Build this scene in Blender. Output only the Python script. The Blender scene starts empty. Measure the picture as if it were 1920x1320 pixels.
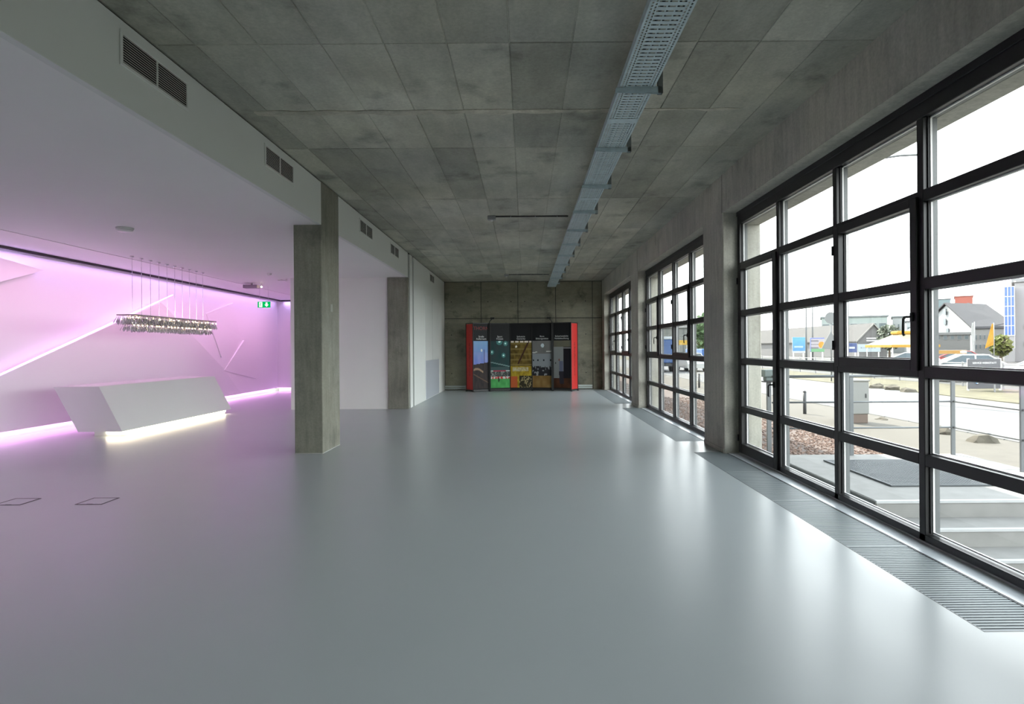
import bpy, bmesh, math, random
from mathutils import Vector, Matrix
random.seed(7)
sc = bpy.context.scene
C = sc.collection
PI = math.pi

# ------------------------------------------------------------------ camera
cam_d = bpy.data.cameras.new('camera'); cam = bpy.data.objects.new('camera', cam_d); C.objects.link(cam)
cam_d.sensor_width = 36.0; cam_d.sensor_fit = 'HORIZONTAL'
FPX = 1130.0; CH = 1.5; ROLL = 0.0073
cam_d.lens = FPX / 1920 * 36
cam_d.shift_x = -25 / 1920; cam_d.shift_y = -7 / 1920
cam_d.clip_start = 0.05; cam_d.clip_end = 1500
cam.matrix_world = Matrix.Translation((0, 0, CH)) @ Matrix.Rotation(PI / 2, 4, 'X') @ Matrix.Rotation(-ROLL, 4, 'Z')
sc.camera = cam

# ------------------------------------------------------------------ world, sun, exposure
w = bpy.data.worlds.new('sky'); sc.world = w; w.use_nodes = True
bg = w.node_tree.nodes['Background']
# bright hazy day: white towards the horizon, paler blue and dimmer towards the zenith
wn = w.node_tree.nodes.new; wl_ = w.node_tree.links.new
tc = wn('ShaderNodeTexCoord'); sx_ = wn('ShaderNodeSeparateXYZ'); wl_(tc.outputs['Generated'], sx_.inputs[0])
mrz = wn('ShaderNodeMapRange'); mrz.interpolation_type = 'SMOOTHSTEP'; mrz.inputs[1].default_value = 0.05; mrz.inputs[2].default_value = 0.9
wl_(sx_.outputs['Z'], mrz.inputs[0])
mxc = wn('ShaderNodeMix'); mxc.data_type = 'RGBA'; wl_(mrz.outputs[0], mxc.inputs['Factor'])
mxc.inputs['A'].default_value = (4.9, 5.1, 5.15, 1); mxc.inputs['B'].default_value = (1.75, 1.97, 2.2, 1)
wl_(mxc.outputs['Result'], bg.inputs[0]); bg.inputs[1].default_value = 1.0
sun_d = bpy.data.lights.new('sun', 'SUN'); sun = bpy.data.objects.new('sun', sun_d); C.objects.link(sun)
sun_d.energy = 8.0; sun_d.angle = 0.012; sun_d.color = (1, 0.94, 0.84)
sun.rotation_euler = Vector((-0.25, 0.66, 0.707)).to_track_quat('Z', 'Y').to_euler()
sc.view_settings.view_transform = 'Standard'; sc.view_settings.look = 'None'
sc.view_settings.gamma = 1.0; sc.view_settings.use_curve_mapping = False
sc.view_settings.exposure = 0.70
sc.cycles.use_denoising = True
sc.cycles.max_bounces = 10; sc.cycles.diffuse_bounces = 6; sc.cycles.glossy_bounces = 5
sc.cycles.transparent_max_bounces = 24
sc.cycles.caustics_reflective = False; sc.cycles.caustics_refractive = False
sc.cycles.sample_clamp_indirect = 6.0
def P(px, py, Y):
    """a point of the place at depth Y metres in front of the camera's stand"""
    dx = px - 985; dy = py - 653
    return Vector(((dx - ROLL * dy) * Y / FPX, Y, CH - (dy + ROLL * dx) * Y / FPX))

# ------------------------------------------------------------------ materials
MT = {}
def mat(name, col, rough=0.5, metal=0.0, var=0.0, scale=4.0, stretch=(1, 1, 1), bump=0.0, rand=0.0, spec=0.5, emis=None, estr=0.0, detail=4):
    if name in MT: return MT[name]
    m = bpy.data.materials.new(name); m.use_nodes = True; MT[name] = m
    nt = m.node_tree; b = nt.nodes['Principled BSDF']; N = nt.nodes.new; L = nt.links.new
    c4 = (*col, 1)
    b.inputs['Base Color'].default_value = c4; b.inputs['Roughness'].default_value = rough
    b.inputs['Metallic'].default_value = metal; b.inputs['Specular IOR Level'].default_value = spec
    if emis:
        b.inputs['Emission Color'].default_value = (*emis, 1); b.inputs['Emission Strength'].default_value = estr
    if var or bump or rand:
        g = N('ShaderNodeNewGeometry'); mp = N('ShaderNodeMapping'); mp.inputs['Scale'].default_value = stretch
        nz = N('ShaderNodeTexNoise'); nz.inputs['Scale'].default_value = scale; nz.inputs['Detail'].default_value = detail
        L(g.outputs['Position'], mp.inputs['Vector']); L(mp.outputs[0], nz.inputs['Vector'])
        mr = N('ShaderNodeMapRange'); mr.inputs[1].default_value = 0.25; mr.inputs[2].default_value = 0.75
        mr.inputs[3].default_value = 1 - var; mr.inputs[4].default_value = 1 + var
        L(nz.outputs['Fac'], mr.inputs[0])
        fac = mr.outputs[0]
        if rand:
            oi = N('ShaderNodeObjectInfo'); m2 = N('ShaderNodeMapRange')
            m2.inputs[3].default_value = 1 - rand; m2.inputs[4].default_value = 1 + rand
            L(oi.outputs['Random'], m2.inputs[0]); mm = N('ShaderNodeMath'); mm.operation = 'MULTIPLY'
            L(fac, mm.inputs[0]); L(m2.outputs[0], mm.inputs[1]); fac = mm.outputs[0]
        vm = N('ShaderNodeVectorMath'); vm.operation = 'SCALE'; vm.inputs[0].default_value = col
        L(fac, vm.inputs['Scale']); L(vm.outputs[0], b.inputs['Base Color'])
        if bump:
            bp = N('ShaderNodeBump'); bp.inputs['Strength'].default_value = bump; bp.inputs['Distance'].default_value = 0.02
            L(nz.outputs['Fac'], bp.inputs['Height']); L(bp.outputs[0], b.inputs['Normal'])
    return m

def concrete(name, col, stretch, rand=0.0, stain=0.35, big=0.55):
    """cast concrete: cloudy tone, streaks that follow the boards, darker stains, fine pores"""
    if name in MT: return MT[name]
    m = bpy.data.materials.new(name); m.use_nodes = True; MT[name] = m
    nt = m.node_tree; b = nt.nodes['Principled BSDF']; N = nt.nodes.new; L = nt.links.new
    b.inputs['Roughness'].default_value = 0.72; b.inputs['Specular IOR Level'].default_value = 0.25
    g = N('ShaderNodeNewGeometry')
    def noise(scale, st, lo, hi, a, bb, detail=5):
        mp = N('ShaderNodeMapping'); mp.inputs['Scale'].default_value = st
        nz = N('ShaderNodeTexNoise'); nz.inputs['Scale'].default_value = scale; nz.inputs['Detail'].default_value = detail
        nz.inputs['Roughness'].default_value = 0.6
        L(g.outputs['Position'], mp.inputs['Vector']); L(mp.outputs[0], nz.inputs['Vector'])
        r = N('ShaderNodeMapRange'); r.inputs[1].default_value = lo; r.inputs[2].default_value = hi
        r.inputs[3].default_value = a; r.inputs[4].default_value = bb
        L(nz.outputs['Fac'], r.inputs[0]); return r.outputs[0], nz.outputs['Fac']
    cl, _ = noise(big, (1, 1, 1), 0.3, 0.7, 0.80, 1.22)
    st, _ = noise(5.0, stretch, 0.3, 0.7, 0.86, 1.12)
    sn, _ = noise(1.7, (1, 1, 1), 0.56, 0.72, 1.0, 1 - stain, 8)
    fi, ff = noise(38.0, (1, 1, 1), 0.3, 0.7, 0.9, 1.1, 3)
    def mul(x, y):
        k = N('ShaderNodeMath'); k.operation = 'MULTIPLY'; L(x, k.inputs[0]); L(y, k.inputs[1]); return k.outputs[0]
    f = mul(mul(cl, st), mul(sn, fi))
    if rand:
        oi = N('ShaderNodeObjectInfo'); r = N('ShaderNodeMapRange'); r.inputs[3].default_value = 1 - rand; r.inputs[4].default_value = 1 + rand
        L(oi.outputs['Random'], r.inputs[0]); f = mul(f, r.outputs[0])
    hue = N('ShaderNodeMix'); hue.data_type = 'RGBA'
    hue.inputs['A'].default_value = (*col, 1); hue.inputs['B'].default_value = (col[0] * 1.04, col[1] * 0.99, col[2] * 0.84, 1)
    L(_noise_fac(nt, g, 0.8), hue.inputs['Factor'])
    vm = N('ShaderNodeVectorMath'); vm.operation = 'SCALE'
    L(hue.outputs['Result'], vm.inputs[0]); L(f, vm.inputs['Scale']); L(vm.outputs[0], b.inputs['Base Color'])
    bp = N('ShaderNodeBump'); bp.inputs['Strength'].default_value = 0.15; bp.inputs['Distance'].default_value = 0.01
    L(ff, bp.inputs['Height']); L(bp.outputs[0], b.inputs['Normal'])
    return m
def _noise_fac(nt, g, scale):
    nz = nt.nodes.new('ShaderNodeTexNoise'); nz.inputs['Scale'].default_value = scale
    nt.links.new(g.outputs['Position'], nz.inputs['Vector']); return nz.outputs['Fac']

M_ceil = concrete('concrete_ceiling', (0.41, 0.415, 0.38), (1, 0.3, 1), rand=0.17, stain=0.42)
M_wall = concrete('concrete_wall', (0.43, 0.43, 0.405), (3.0, 3.0, 0.35), stain=0.25)
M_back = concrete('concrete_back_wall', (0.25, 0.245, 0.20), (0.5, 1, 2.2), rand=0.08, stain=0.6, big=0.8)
M_pil = concrete('concrete_pillar', (0.235, 0.238, 0.212), (3.5, 3.5, 0.35), stain=0.35, big=1.2)
M_plaster = mat('white_plaster', (0.85, 0.85, 0.83), 0.6, var=0.015, scale=0.8)
M_fascia = mat('fascia_paint', (0.72, 0.74, 0.71), 0.55, var=0.01, scale=0.6)
M_panelwhite = mat('feature_panel_white', (0.84, 0.83, 0.83), 0.5)
M_gap = mat('black_gap', (0.008, 0.008, 0.008), 0.8)
M_frame = mat('window_frame_black', (0.013, 0.013, 0.014), 0.38)
M_frameout = mat('window_frame_outside', (0.16, 0.17, 0.17), 0.45)
M_spacer = mat('spacer_aluminium', (0.90, 0.90, 0.88), 0.35)
M_sill = mat('sill_metal', (0.74, 0.78, 0.80), 0.22)
M_steel = mat('galvanised_steel', (0.50, 0.60, 0.63), 0.45, 0.2, var=0.12, scale=14)
M_slat = mat('anodised_slat', (0.25, 0.285, 0.295), 0.5, 0.3)
M_dark = mat('dark_rubber', (0.02, 0.02, 0.022), 0.6)
M_plastic = mat('white_plastic', (0.72, 0.72, 0.70), 0.4)
M_greyplastic = mat('grey_plastic', (0.30, 0.31, 0.31), 0.5)
M_chrome = mat('chrome', (0.75, 0.75, 0.75), 0.15, 1.0)
M_desk = mat('desk_solid_surface', (0.76, 0.77, 0.74), 0.42)
M_black = mat('black_metal', (0.012, 0.012, 0.012), 0.4)

def glass_mat():
    m = bpy.data.materials.new('window_glass'); m.use_nodes = True
    nt = m.node_tree; nt.nodes.clear(); N = nt.nodes.new; L = nt.links.new
    out = N('ShaderNodeOutputMaterial'); t = N('ShaderNodeBsdfTransparent'); t.inputs[0].default_value = (0.975, 0.985, 0.98, 1)
    g = N('ShaderNodeBsdfGlossy'); g.inputs['Roughness'].default_value = 0.0
    fr0 = N('ShaderNodeLayerWeight'); fr0.inputs[0].default_value = 0.5
    pw_ = N('ShaderNodeMath'); pw_.operation = 'POWER'; pw_.inputs[1].default_value = 5.0; L(fr0.outputs['Facing'], pw_.inputs[0])
    fr = N('ShaderNodeMath'); fr.operation = 'MULTIPLY_ADD'; fr.inputs[1].default_value = 0.7; fr.inputs[2].default_value = 0.03; L(pw_.outputs[0], fr.inputs[0])
    mx = N('ShaderNodeMixShader'); L(fr.outputs[0], mx.inputs[0]); L(t.outputs[0], mx.inputs[1]); L(g.outputs[0], mx.inputs[2])
    L(mx.outputs[0], out.inputs[0]); return m
M_glass = glass_mat()

def floor_mat():
    m = bpy.data.materials.new('epoxy_floor'); m.use_nodes = True
    nt = m.node_tree; b = nt.nodes['Principled BSDF']; N = nt.nodes.new; L = nt.links.new
    g = N('ShaderNodeNewGeometry')
    nz = N('ShaderNodeTexNoise'); nz.inputs['Scale'].default_value = 0.7; nz.inputs['Detail'].default_value = 5
    L(g.outputs['Position'], nz.inputs['Vector'])
    cr = N('ShaderNodeMix'); cr.data_type = 'RGBA'
    cr.inputs['A'].default_value = (0.425, 0.468, 0.485, 1); cr.inputs['B'].default_value = (0.46, 0.503, 0.515, 1)
    L(nz.outputs['Fac'], cr.inputs['Factor'])
    L(cr.outputs['Result'], b.inputs['Base Color'])
    n2 = N('ShaderNodeTexNoise'); n2.inputs['Scale'].default_value = 3.0; n2.inputs['Detail'].default_value = 6
    L(g.outputs['Position'], n2.inputs['Vector'])
    mr = N('ShaderNodeMapRange'); mr.inputs[3].default_value = 0.276; mr.inputs[4].default_value = 0.31
    L(n2.outputs['Fac'], mr.inputs[0]); L(mr.outputs[0], b.inputs['Roughness'])
    b.inputs['Specular IOR Level'].default_value = 0.46
    b.inputs['Coat Weight'].default_value = 0.08; b.inputs['Coat Roughness'].default_value = 0.24; b.inputs['Coat IOR'].default_value = 1.5
    return m
M_floor = floor_mat()

def col_mat(name, rough=0.6):
    m = bpy.data.materials.new(name); m.use_nodes = True
    nt = m.node_tree; b = nt.nodes['Principled BSDF']; a = nt.nodes.new('ShaderNodeVertexColor'); a.layer_name = 'Col'
    nt.links.new(a.outputs[0], b.inputs['Base Color']); b.inputs['Roughness'].default_value = rough; b.inputs['Specular IOR Level'].default_value = 0.2
    return m
M_print = col_mat('printed_poster', 0.55)
M_board = col_mat('printed_board', 0.6)

def emit_mat(name, col, s):
    m = bpy.data.materials.new(name); m.use_nodes = True
    nt = m.node_tree; nt.nodes.clear(); o = nt.nodes.new('ShaderNodeOutputMaterial'); e = nt.nodes.new('ShaderNodeEmission')
    e.inputs[0].default_value = (*col, 1); e.inputs[1].default_value = s; nt.links.new(e.outputs[0], o.inputs[0]); return m

# ------------------------------------------------------------------ mesh helpers
class MB:
    def __init__(s): s.v = []; s.f = []
    def add(s, vs, fs):
        n = len(s.v); s.v += [tuple(x) for x in vs]; s.f += [tuple(i + n for i in f) for f in fs]; return s
    def box(s, x0, x1, y0, y1, z0, z1):
        return s.add([(x0, y0, z0), (x1, y0, z0), (x1, y1, z0), (x0, y1, z0), (x0, y0, z1), (x1, y0, z1), (x1, y1, z1), (x0, y1, z1)],
                     [(3, 2, 1, 0), (4, 5, 6, 7), (0, 1, 5, 4), (1, 2, 6, 5), (2, 3, 7, 6), (3, 0, 4, 7)])
    def bbox(s, x0, x1, y0, y1, z0, z1, b=0.005):
        """box with chamfered edges"""
        bm = bmesh.new(); bmesh.ops.create_cube(bm, size=1)
        for v in bm.verts:
            v.co = ((x0 + x1) / 2 + v.co.x * (x1 - x0), (y0 + y1) / 2 + v.co.y * (y1 - y0), (z0 + z1) / 2 + v.co.z * (z1 - z0))
        bmesh.ops.bevel(bm, geom=bm.edges[:], offset=b, segments=1, affect='EDGES')
        bm.verts.index_update()
        s.add([v.co for v in bm.verts], [[v.index for v in f.verts] for f in bm.faces]); bm.free(); return s
    def tube(s, a, b, r, n=10, r2=None):
        a = Vector(a); b = Vector(b); r2 = r if r2 is None else r2
        d = (b - a).normalized(); u = d.orthogonal().normalized(); v = d.cross(u)
        vs = []
        for p, rr in ((a, r), (b, r2)):
            for i in range(n):
                t = 2 * PI * i / n; vs.append(p + (u * math.cos(t) + v * math.sin(t)) * rr)
        fs = [(i, (i + 1) % n, n + (i + 1) % n, n + i) for i in range(n)] + [tuple(range(n - 1, -1, -1)), tuple(range(n, 2 * n))]
        return s.add(vs, fs)
    def path(s, pts, r, n=8):
        for a, b in zip(pts, pts[1:]): s.tube(a, b, r, n)
        return s
    def prism(s, poly, axis, a, b):
        """polygon (2-D) extruded along axis from a to b; axis 'x': poly is (y,z); 'y': (x,z); 'z': (x,y)"""
        def q(p, t):
            return {'x': (t, p[0], p[1]), 'y': (p[0], t, p[1]), 'z': (p[0], p[1], t)}[axis]
        n = len(poly); vs = [q(p, a) for p in poly] + [q(p, b) for p in poly]
        fs = [(i, (i + 1) % n, n + (i + 1) % n, n + i) for i in range(n)] + [tuple(range(n - 1, -1, -1)), tuple(range(n, 2 * n))]
        return s.add(vs, fs)
    def hull(s, top, bottom):
        """two polygons of the same count joined into a solid"""
        n = len(top)
        return s.add(list(top) + list(bottom), [tuple(range(n)), tuple(range(2 * n - 1, n - 1, -1))] + [(i, n + i, n + (i + 1) % n, (i + 1) % n) for i in range(n)])
    def mesh(s, name, m, smooth=False):
        me = bpy.data.meshes.new(name); me.from_pydata(s.v, [], s.f); me.validate()
        bm = bmesh.new(); bm.from_mesh(me); bmesh.ops.recalc_face_normals(bm, faces=bm.faces[:]); bm.to_mesh(me); bm.free()
        if smooth:
            for p in me.polygons: p.use_smooth = True
        if m: me.materials.append(m)
        return me
    def build(s, name, m, parent=None, smooth=False):
        return link(name, s.mesh(name, m, smooth), parent)
def link(name, me, parent=None, loc=None):
    o = bpy.data.objects.new(name, me); C.objects.link(o)
    if parent: o.parent = parent
    if loc is not None: o.location = loc
    return o
def tag(o, label, cat, group=None):
    o['label'] = label; o['category'] = cat
    if group: o['group'] = group
    return o
def struct(o, label):
    o['kind'] = 'structure'; o['label'] = label; return o
def thing(name, label, cat, loc=(0, 0, 0), group=None, rz=0):
    o = bpy.data.objects.new(name, None); C.objects.link(o); o.location = loc; o.rotation_euler = (0, 0, rz)
    o.empty_display_size = 0.1
    return tag(o, label, cat, group)
def copy_tree(o, parent=None):
    c = o.copy(); C.objects.link(c)
    if parent: c.parent = parent
    for ch in list(o.children): copy_tree(ch, c)
    return c
def icosphere(r, sub=2):
    bm = bmesh.new(); bmesh.ops.create_icosphere(bm, subdivisions=sub, radius=r)
    bm.verts.index_update(); v = [tuple(x.co) for x in bm.verts]; f = [[x.index for x in q.verts] for q in bm.faces]; bm.free(); return v, f
def text(name, body, size, m, origin, right, up, parent, align='CENTER', depth=0.0, sx=1.0):
    cu = bpy.data.curves.new('tmp_text', 'FONT'); cu.body = body; cu.size = size; cu.align_x = align; cu.align_y = 'CENTER'; cu.extrude = depth
    o = bpy.data.objects.new('tmp_text', cu); C.objects.link(o)
    bpy.context.view_layer.update()
    me = bpy.data.meshes.new_from_object(o.evaluated_get(bpy.context.evaluated_depsgraph_get()))
    bpy.data.objects.remove(o); bpy.data.curves.remove(cu)
    r = Vector(right).normalized(); u = Vector(up).normalized(); n = r.cross(u); org = Vector(origin)
    for v in me.vertices: v.co = org + r * v.co.x * sx + u * v.co.y + n * v.co.z
    me.name = name; me.materials.clear(); me.materials.append(m)
    return link(name, me, parent)
def raster(name, fn, nx, ny, origin, right, up, m, parent=None, gain=1.0):
    """flat printed sheet: a grid of nx*ny cells, each with its printed colour fn(u,v)"""
    o = Vector(origin); r = Vector(right); u = Vector(up)
    vs = [o + r * (i / nx) + u * (j / ny) for j in range(ny + 1) for i in range(nx + 1)]
    fs = [(j * (nx + 1) + i, j * (nx + 1) + i + 1, (j + 1) * (nx + 1) + i + 1, (j + 1) * (nx + 1) + i) for j in range(ny) for i in range(nx)]
    me = bpy.data.meshes.new(name); me.from_pydata(vs, [], fs)
    ca = me.color_attributes.new('Col', 'FLOAT_COLOR', 'CORNER'); k = 0
    for j in range(ny):
        for i in range(nx):
            c = fn((i + .5) / nx, (j + .5) / ny)
            for q in range(4): ca.data[k].color = (*(gain * x for x in c), 1); k += 1
    me.materials.append(m); return link(name, me, parent)

XL = -2.93; XR = 2.795; YB = 21.9; ZC = 3.935; ZD = 3.303; XO = 3.33; YN = -10.8; XW = -9.0
GR = [(3.15, 8.59), (9.60, 14.95), (16.10, 21.35)]
OPEN = [(3.05, 8.50), (9.44, 14.93), (15.9, 21.35), (-3.38, 2.07), (-9.81, -4.36)]

# ================================================================== the setting
# floor with real trenches for the convector grilles
xs = [-9.4, 2.387, 2.85, 2.86]; ys = [YN] + [t for g in GR for t in g] + [YB + 0.2]
mb = MB()
for i in range(3):
    for j in range(len(ys) - 1):
        if i == 1 and (ys[j], ys[j + 1]) in GR: continue
        mb.add([(xs[i], ys[j], 0), (xs[i + 1], ys[j], 0), (xs[i + 1], ys[j + 1], 0), (xs[i], ys[j + 1], 0)], [(0, 1, 2, 3)])
fl = struct(mb.build('floor', M_floor), 'glossy pale grey seamless floor')
# slab below keeps the floor solid
mb = MB().box(-9.4, 2.95, YN, YB + .2, -0.5, -0.14)
mb.build('floor_slab', M_dark, fl)

# concrete ceiling: slab plus the panels that the formwork left
ceil = struct(MB().box(XL - 0.3, XO, YN, YB + .3, ZC + 0.006, ZC + 0.30).build('ceiling', M_ceil), 'board-marked concrete ceiling with panel joints')
pw = 0.5; plen = 2.5; y0 = 4.80 - 6 * plen
pm = MB().bbox(0.004, pw - 0.004, 0.004, plen - 0.004, -0.0, 0.012, 0.004).mesh('concrete_panel', M_ceil)
x0 = -3.11
j = 0
yy = y0
while yy < YB - 0.05:
    ln = min(plen, YB - yy)
    if yy + ln > YN:
        for i in range(12):
            xa = x0 + i * pw
            if xa + pw < XL: continue
            o = link('concrete_panel', pm, ceil, (max(xa, XL + .012) if i == 0 else xa, yy, ZC - 0.004 + random.uniform(0, 0.004)))
            if i == 0 or ln < plen: o.scale = ((pw if xa >= XL else xa + pw - XL - .012) / pw, ln / plen, 1)
    yy += plen
# the cast-in pour strip that crosses the ceiling
rs = random.Random(9); lo = []; hi = []
for k in range(34):
    x = -2.75 + k * .15; lo.append((x, 6.13 + rs.uniform(-.012, .02))); hi.append((x, 6.235 + rs.uniform(-.03, .035) - (.06 if x > 1 else 0)))
mb = MB()
for k in range(33):
    q = [lo[k], lo[k + 1], hi[k + 1], hi[k]]; mb.prism(q, 'z', ZC - .009, ZC)
mb.build('pour_strip', concrete('concrete_pour', (.50, .49, .44), (1, 1, 1), stain=.5, big=2.5), ceil)

# back wall with its formwork panels
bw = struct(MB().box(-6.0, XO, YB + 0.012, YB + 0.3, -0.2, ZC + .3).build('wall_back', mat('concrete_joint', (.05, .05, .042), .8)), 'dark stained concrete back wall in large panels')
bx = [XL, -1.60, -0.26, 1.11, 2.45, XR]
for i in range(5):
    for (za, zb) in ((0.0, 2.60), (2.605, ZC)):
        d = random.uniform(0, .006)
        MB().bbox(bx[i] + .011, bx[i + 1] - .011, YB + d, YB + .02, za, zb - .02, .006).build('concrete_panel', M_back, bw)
# formwork tie holes
hm = MB().tube((0, -0.002, 0), (0, 0.01, 0), .018, 10).mesh('tie_hole', M_gap)
for i in range(5):
    for z in (0.6, 2.0, 3.2):
        if bx[i + 1] - bx[i] > 1: link('tie_hole', hm, bw, (bx[i] + .25, YB, z)); link('tie_hole', hm, bw, (bx[i + 1] - .25, YB, z))
# skirting heater pipe along the back wall
bs = struct(MB().bbox(XL, 2.42, YB - .075, YB, 0.03, 0.085, .01).bbox(XL, 2.42, YB - .075, YB, 0.10, 0.165, .01).build('baseboard_back', mat('skirting_metal', (0.55, 0.60, 0.57), 0.35)), 'pale metal skirting duct along the concrete back wall')

# right wall: pillars and the beam above the windows
rw = struct(MB().box(XR, XO, YN, YB + 0.3, 3.39, ZC + 0.02).build('wall_right', M_wall), 'concrete window wall with deep beam over the windows')
for k, (a, b) in enumerate([(YN, OPEN[4][0]), (OPEN[4][1], OPEN[3][0]), (OPEN[3][1], OPEN[0][0]), (OPEN[0][1], OPEN[1][0]), (OPEN[1][1], OPEN[2][0]), (OPEN[2][1], YB + .3)]):
    MB().bbox(XR, XO, a, b, -0.02, 3.40, .012).build('wall_pier', M_wall, rw)
    if k: MB().box(XO - .3, XO, a, b, -0.7, -0.02).build('pier_foot', M_wall, rw)
    if a > 2:
        MB().bbox(XR - .012, XR, a + .012, b - .012, 0.0, .06, .004).build('pier_skirting', M_wall, rw)
        MB().bbox(XR - .003, XR + .01, a + .02, a + .026, 3.39, ZC, .001).build('pour_joint', M_gap, rw)
MB().box(XO - .3, XO, YN, YB, -0.7, -0.052).build('wall_foot', M_wall, rw)
for (a, b) in OPEN: MB().bbox(3.125, XO, a, b, 3.22, 3.395, .006).build('outer_lintel', M_wall, rw)
# the outside of the house above and beyond (roof edge, roof)
rf = struct(MB().box(-9.8, XO, YN - .3, 52, ZC + .3, 4.47).build('roof', M_wall), 'flat roof and parapet of the building')
MB().box(-9.8, XO, YB + .32, 52, -0.7, ZC + .3).build('neighbour_bay', M_wall, rf)
# left and near closing walls
struct(MB().box(-9.8, XO, YN - .3, YN, -.2, ZC + .3).build('wall_near', M_pil), 'concrete wall closing the room at the near end')

# dropped white ceiling of the lobby, with the white fascia
dc = struct(MB().box(XW - .35, XL - .06, YN, YB, ZD, ZD + 0.05).build('ceiling_lobby', M_plaster), 'white suspended ceiling over the lobby')
f1 = struct(MB().bbox(XL - .06, XL, YN, 8.69, ZD - .001, ZC - 0.016, .002).build('trim_1', M_fascia), 'white fascia below the concrete ceiling, near stretch with two vents')
f2 = struct(MB().bbox(XL - .06, XL, 9.50, 15.12, ZD - .001, ZC - 0.016, .002).build('trim_2', M_fascia), 'white fascia behind the concrete pillar, with two small vents')
MB().box(XL - .07, XL - .02, YN, 21.9, ZC - .016, ZC + .004).build('shadow_gap', M_gap, f1)
struct(MB().box(XL - .4, XL - .065, YN, YB, ZD + .06, ZC).build('trim_3', M_plaster), 'blank face behind the fascia')

# concrete pillars
p1 = struct(MB().bbox(-3.333, XL, 8.69, 9.50, 0, ZC, .008).build('concrete_pillar', M_pil), 'raw concrete pillar at the lobby edge, nearer of two')
MB().bbox(-3.335, XL + .002, 8.686, 9.502, 0.0, .012, .003).build('floor_joint', mat('joint_mastic', (.45, .45, .43), .6), p1)
cp = MB().bbox(XL, XL + .006, 9.06, 9.17, 2.07, 2.185, .003).build('cover_plate', mat('plate_grey', (.30, .30, .26), .5), p1)
p2 = struct(MB().bbox(-3.45, XL - .005, 15.10, 15.24, 0, ZD - .002, .008).build('concrete_pillar', M_pil), 'raw concrete pillar against the white wall, farther of two')

# white room block behind pillar
wl = struct(MB().box(-5.90, -3.45, 15.16, 15.36, 0, ZD).build('wall_lobby', M_plaster), 'white wall facing the room between the two pillars')
MB().box(-5.90, -5.70, 15.36, YB, 0, ZD).build('return_wall', M_plaster, wl)
ws = struct(MB().bbox(XL - .1, XL, 15.36, 15.70, 0, ZC - .016, .003).bbox(XL - .1, XL, 15.88, YB, 0, ZC - .016, .003).build('wall_side', M_fascia), 'white panelled side wall beyond the second pillar')
MB().box(XL - .13, XL - .04, 15.24, YB, 0, ZC - .016).build('shadow_gap', mat('gap_grey', (.035, .035, .035), .7), ws)
d1 = struct(MB().bbox(XL - .004, XL + .012, 17.6, 20.35, 0.01, 3.10, .004).build('door_1', mat('door_gloss', (.72, .74, .72), .3)), 'flush white double door in the side wall')
MB().bbox(XL + .010, XL + .018, 17.64, 20.31, 0.02, 1.16, .002).build('kick_panel', mat('kick_grey', (.52, .55, .60), .25), d1)
MB().box(XL + .012, XL + .0135, 18.96, 18.966, 0.02, 3.08).build('door_seam', M_gap, d1)

# ------------------------------------------------------------------ lobby feature wall with folded panels and LED lines
VIO = (0.62, 0.26, 1.0); PNK = (1.0, 0.42, 1.0)
fw = struct(MB().box(XW - .3, XW, YN, YB, 0.13, ZD).build('wall_left', M_panelwhite), 'folded white feature wall lit violet and pink')
MB().box(XW - .3, XW - .1, YN, YB, 0, .13).build('wall_plinth', M_panelwhite, fw)
def panel(pts, base=-9.02):
    return MB().hull([(x, y, z) for x, y, z in pts], [(base, y, z) for x, y, z in pts]).build('wall_panel', M_panelwhite, fw)
panel([(-8.93, 7.5, .13), (-8.74, 14.48, 2.67), (-8.90, 17.74, .985), (-8.96, 19.0, .13)])          # big panel below the light line
panel([(-8.75, 14.50, 2.66), (-8.98, 15.95, 2.33), (-8.80, 15.75, 1.95)])
panel([(-8.98, 5.0, .9), (-8.80, 11.03, 2.99), (-8.985, 8.6, 3.29), (-8.985, 5.0, 3.29)])             # upper left fold
panel([(-8.985, 17.98, .90), (-8.95, 19.2, 1.82), (-8.985, 20.1, .55)])
panel([(-8.99, 17.0, 2.55), (-8.96, 18.5, 2.95), (-8.985, 19.0, 1.95), (-8.97, 17.8, 1.3)])
panel([(-8.985, 7.0, .14), (-8.90, 10.9, .62), (-8.985, 13.6, .14)])
# LED line on the upper edge of the big panel
M_led = emit_mat('led_violet', (0.80, 0.42, 1.0), 2.4)
a = Vector((-8.90, 7.9, .30)); b = Vector((-8.86, 15.1, 2.90))
d = (b - a).normalized(); up = Vector((0, -d.z, d.y))
MB().hull([a + up * .006, b + up * .006, b + up * .006 + Vector((.05, 0, 0)), a + up * .006 + Vector((.05, 0, 0))],
          [a - up * .004, b - up * .004, b - up * .004 + Vector((.05, 0, 0)), a - up * .004 + Vector((.05, 0, 0))]).build('led_line', M_led, fw)
# black light track below the ceiling; its strip shines on to the wall
tr = tag(MB().bbox(-8.86, -8.82, YN, YB - .10, ZD - .05, ZD - .002, .004).build('light_track', M_black), 'long black light track under the lobby ceiling along the pink wall', 'light track')
t2 = tag(MB().bbox(-8.82, -5.9, YB - .14, YB - .10, ZD - .05, ZD - .002, .004).build('light_track', M_black), 'short black light track above the far lobby end wall', 'light track')
def strip_light(name, loc, length, direction, along, col, power, width=.03, spread=180):
    l = bpy.data.lights.new(name, 'AREA'); l.shape = 'RECTANGLE'; l.size = length; l.size_y = width; l.energy = power; l.color = col; l.spread = math.radians(spread)
    o = bpy.data.objects.new(name, l); C.objects.link(o)
    z = -Vector(direction).normalized(); x = Vector(along).normalized(); y = z.cross(x)
    o.matrix_world = Matrix((( x.x, y.x, z.x, loc[0]), (x.y, y.y, z.y, loc[1]), (x.z, y.z, z.z, loc[2]), (0, 0, 0, 1)))
    return o
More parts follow.
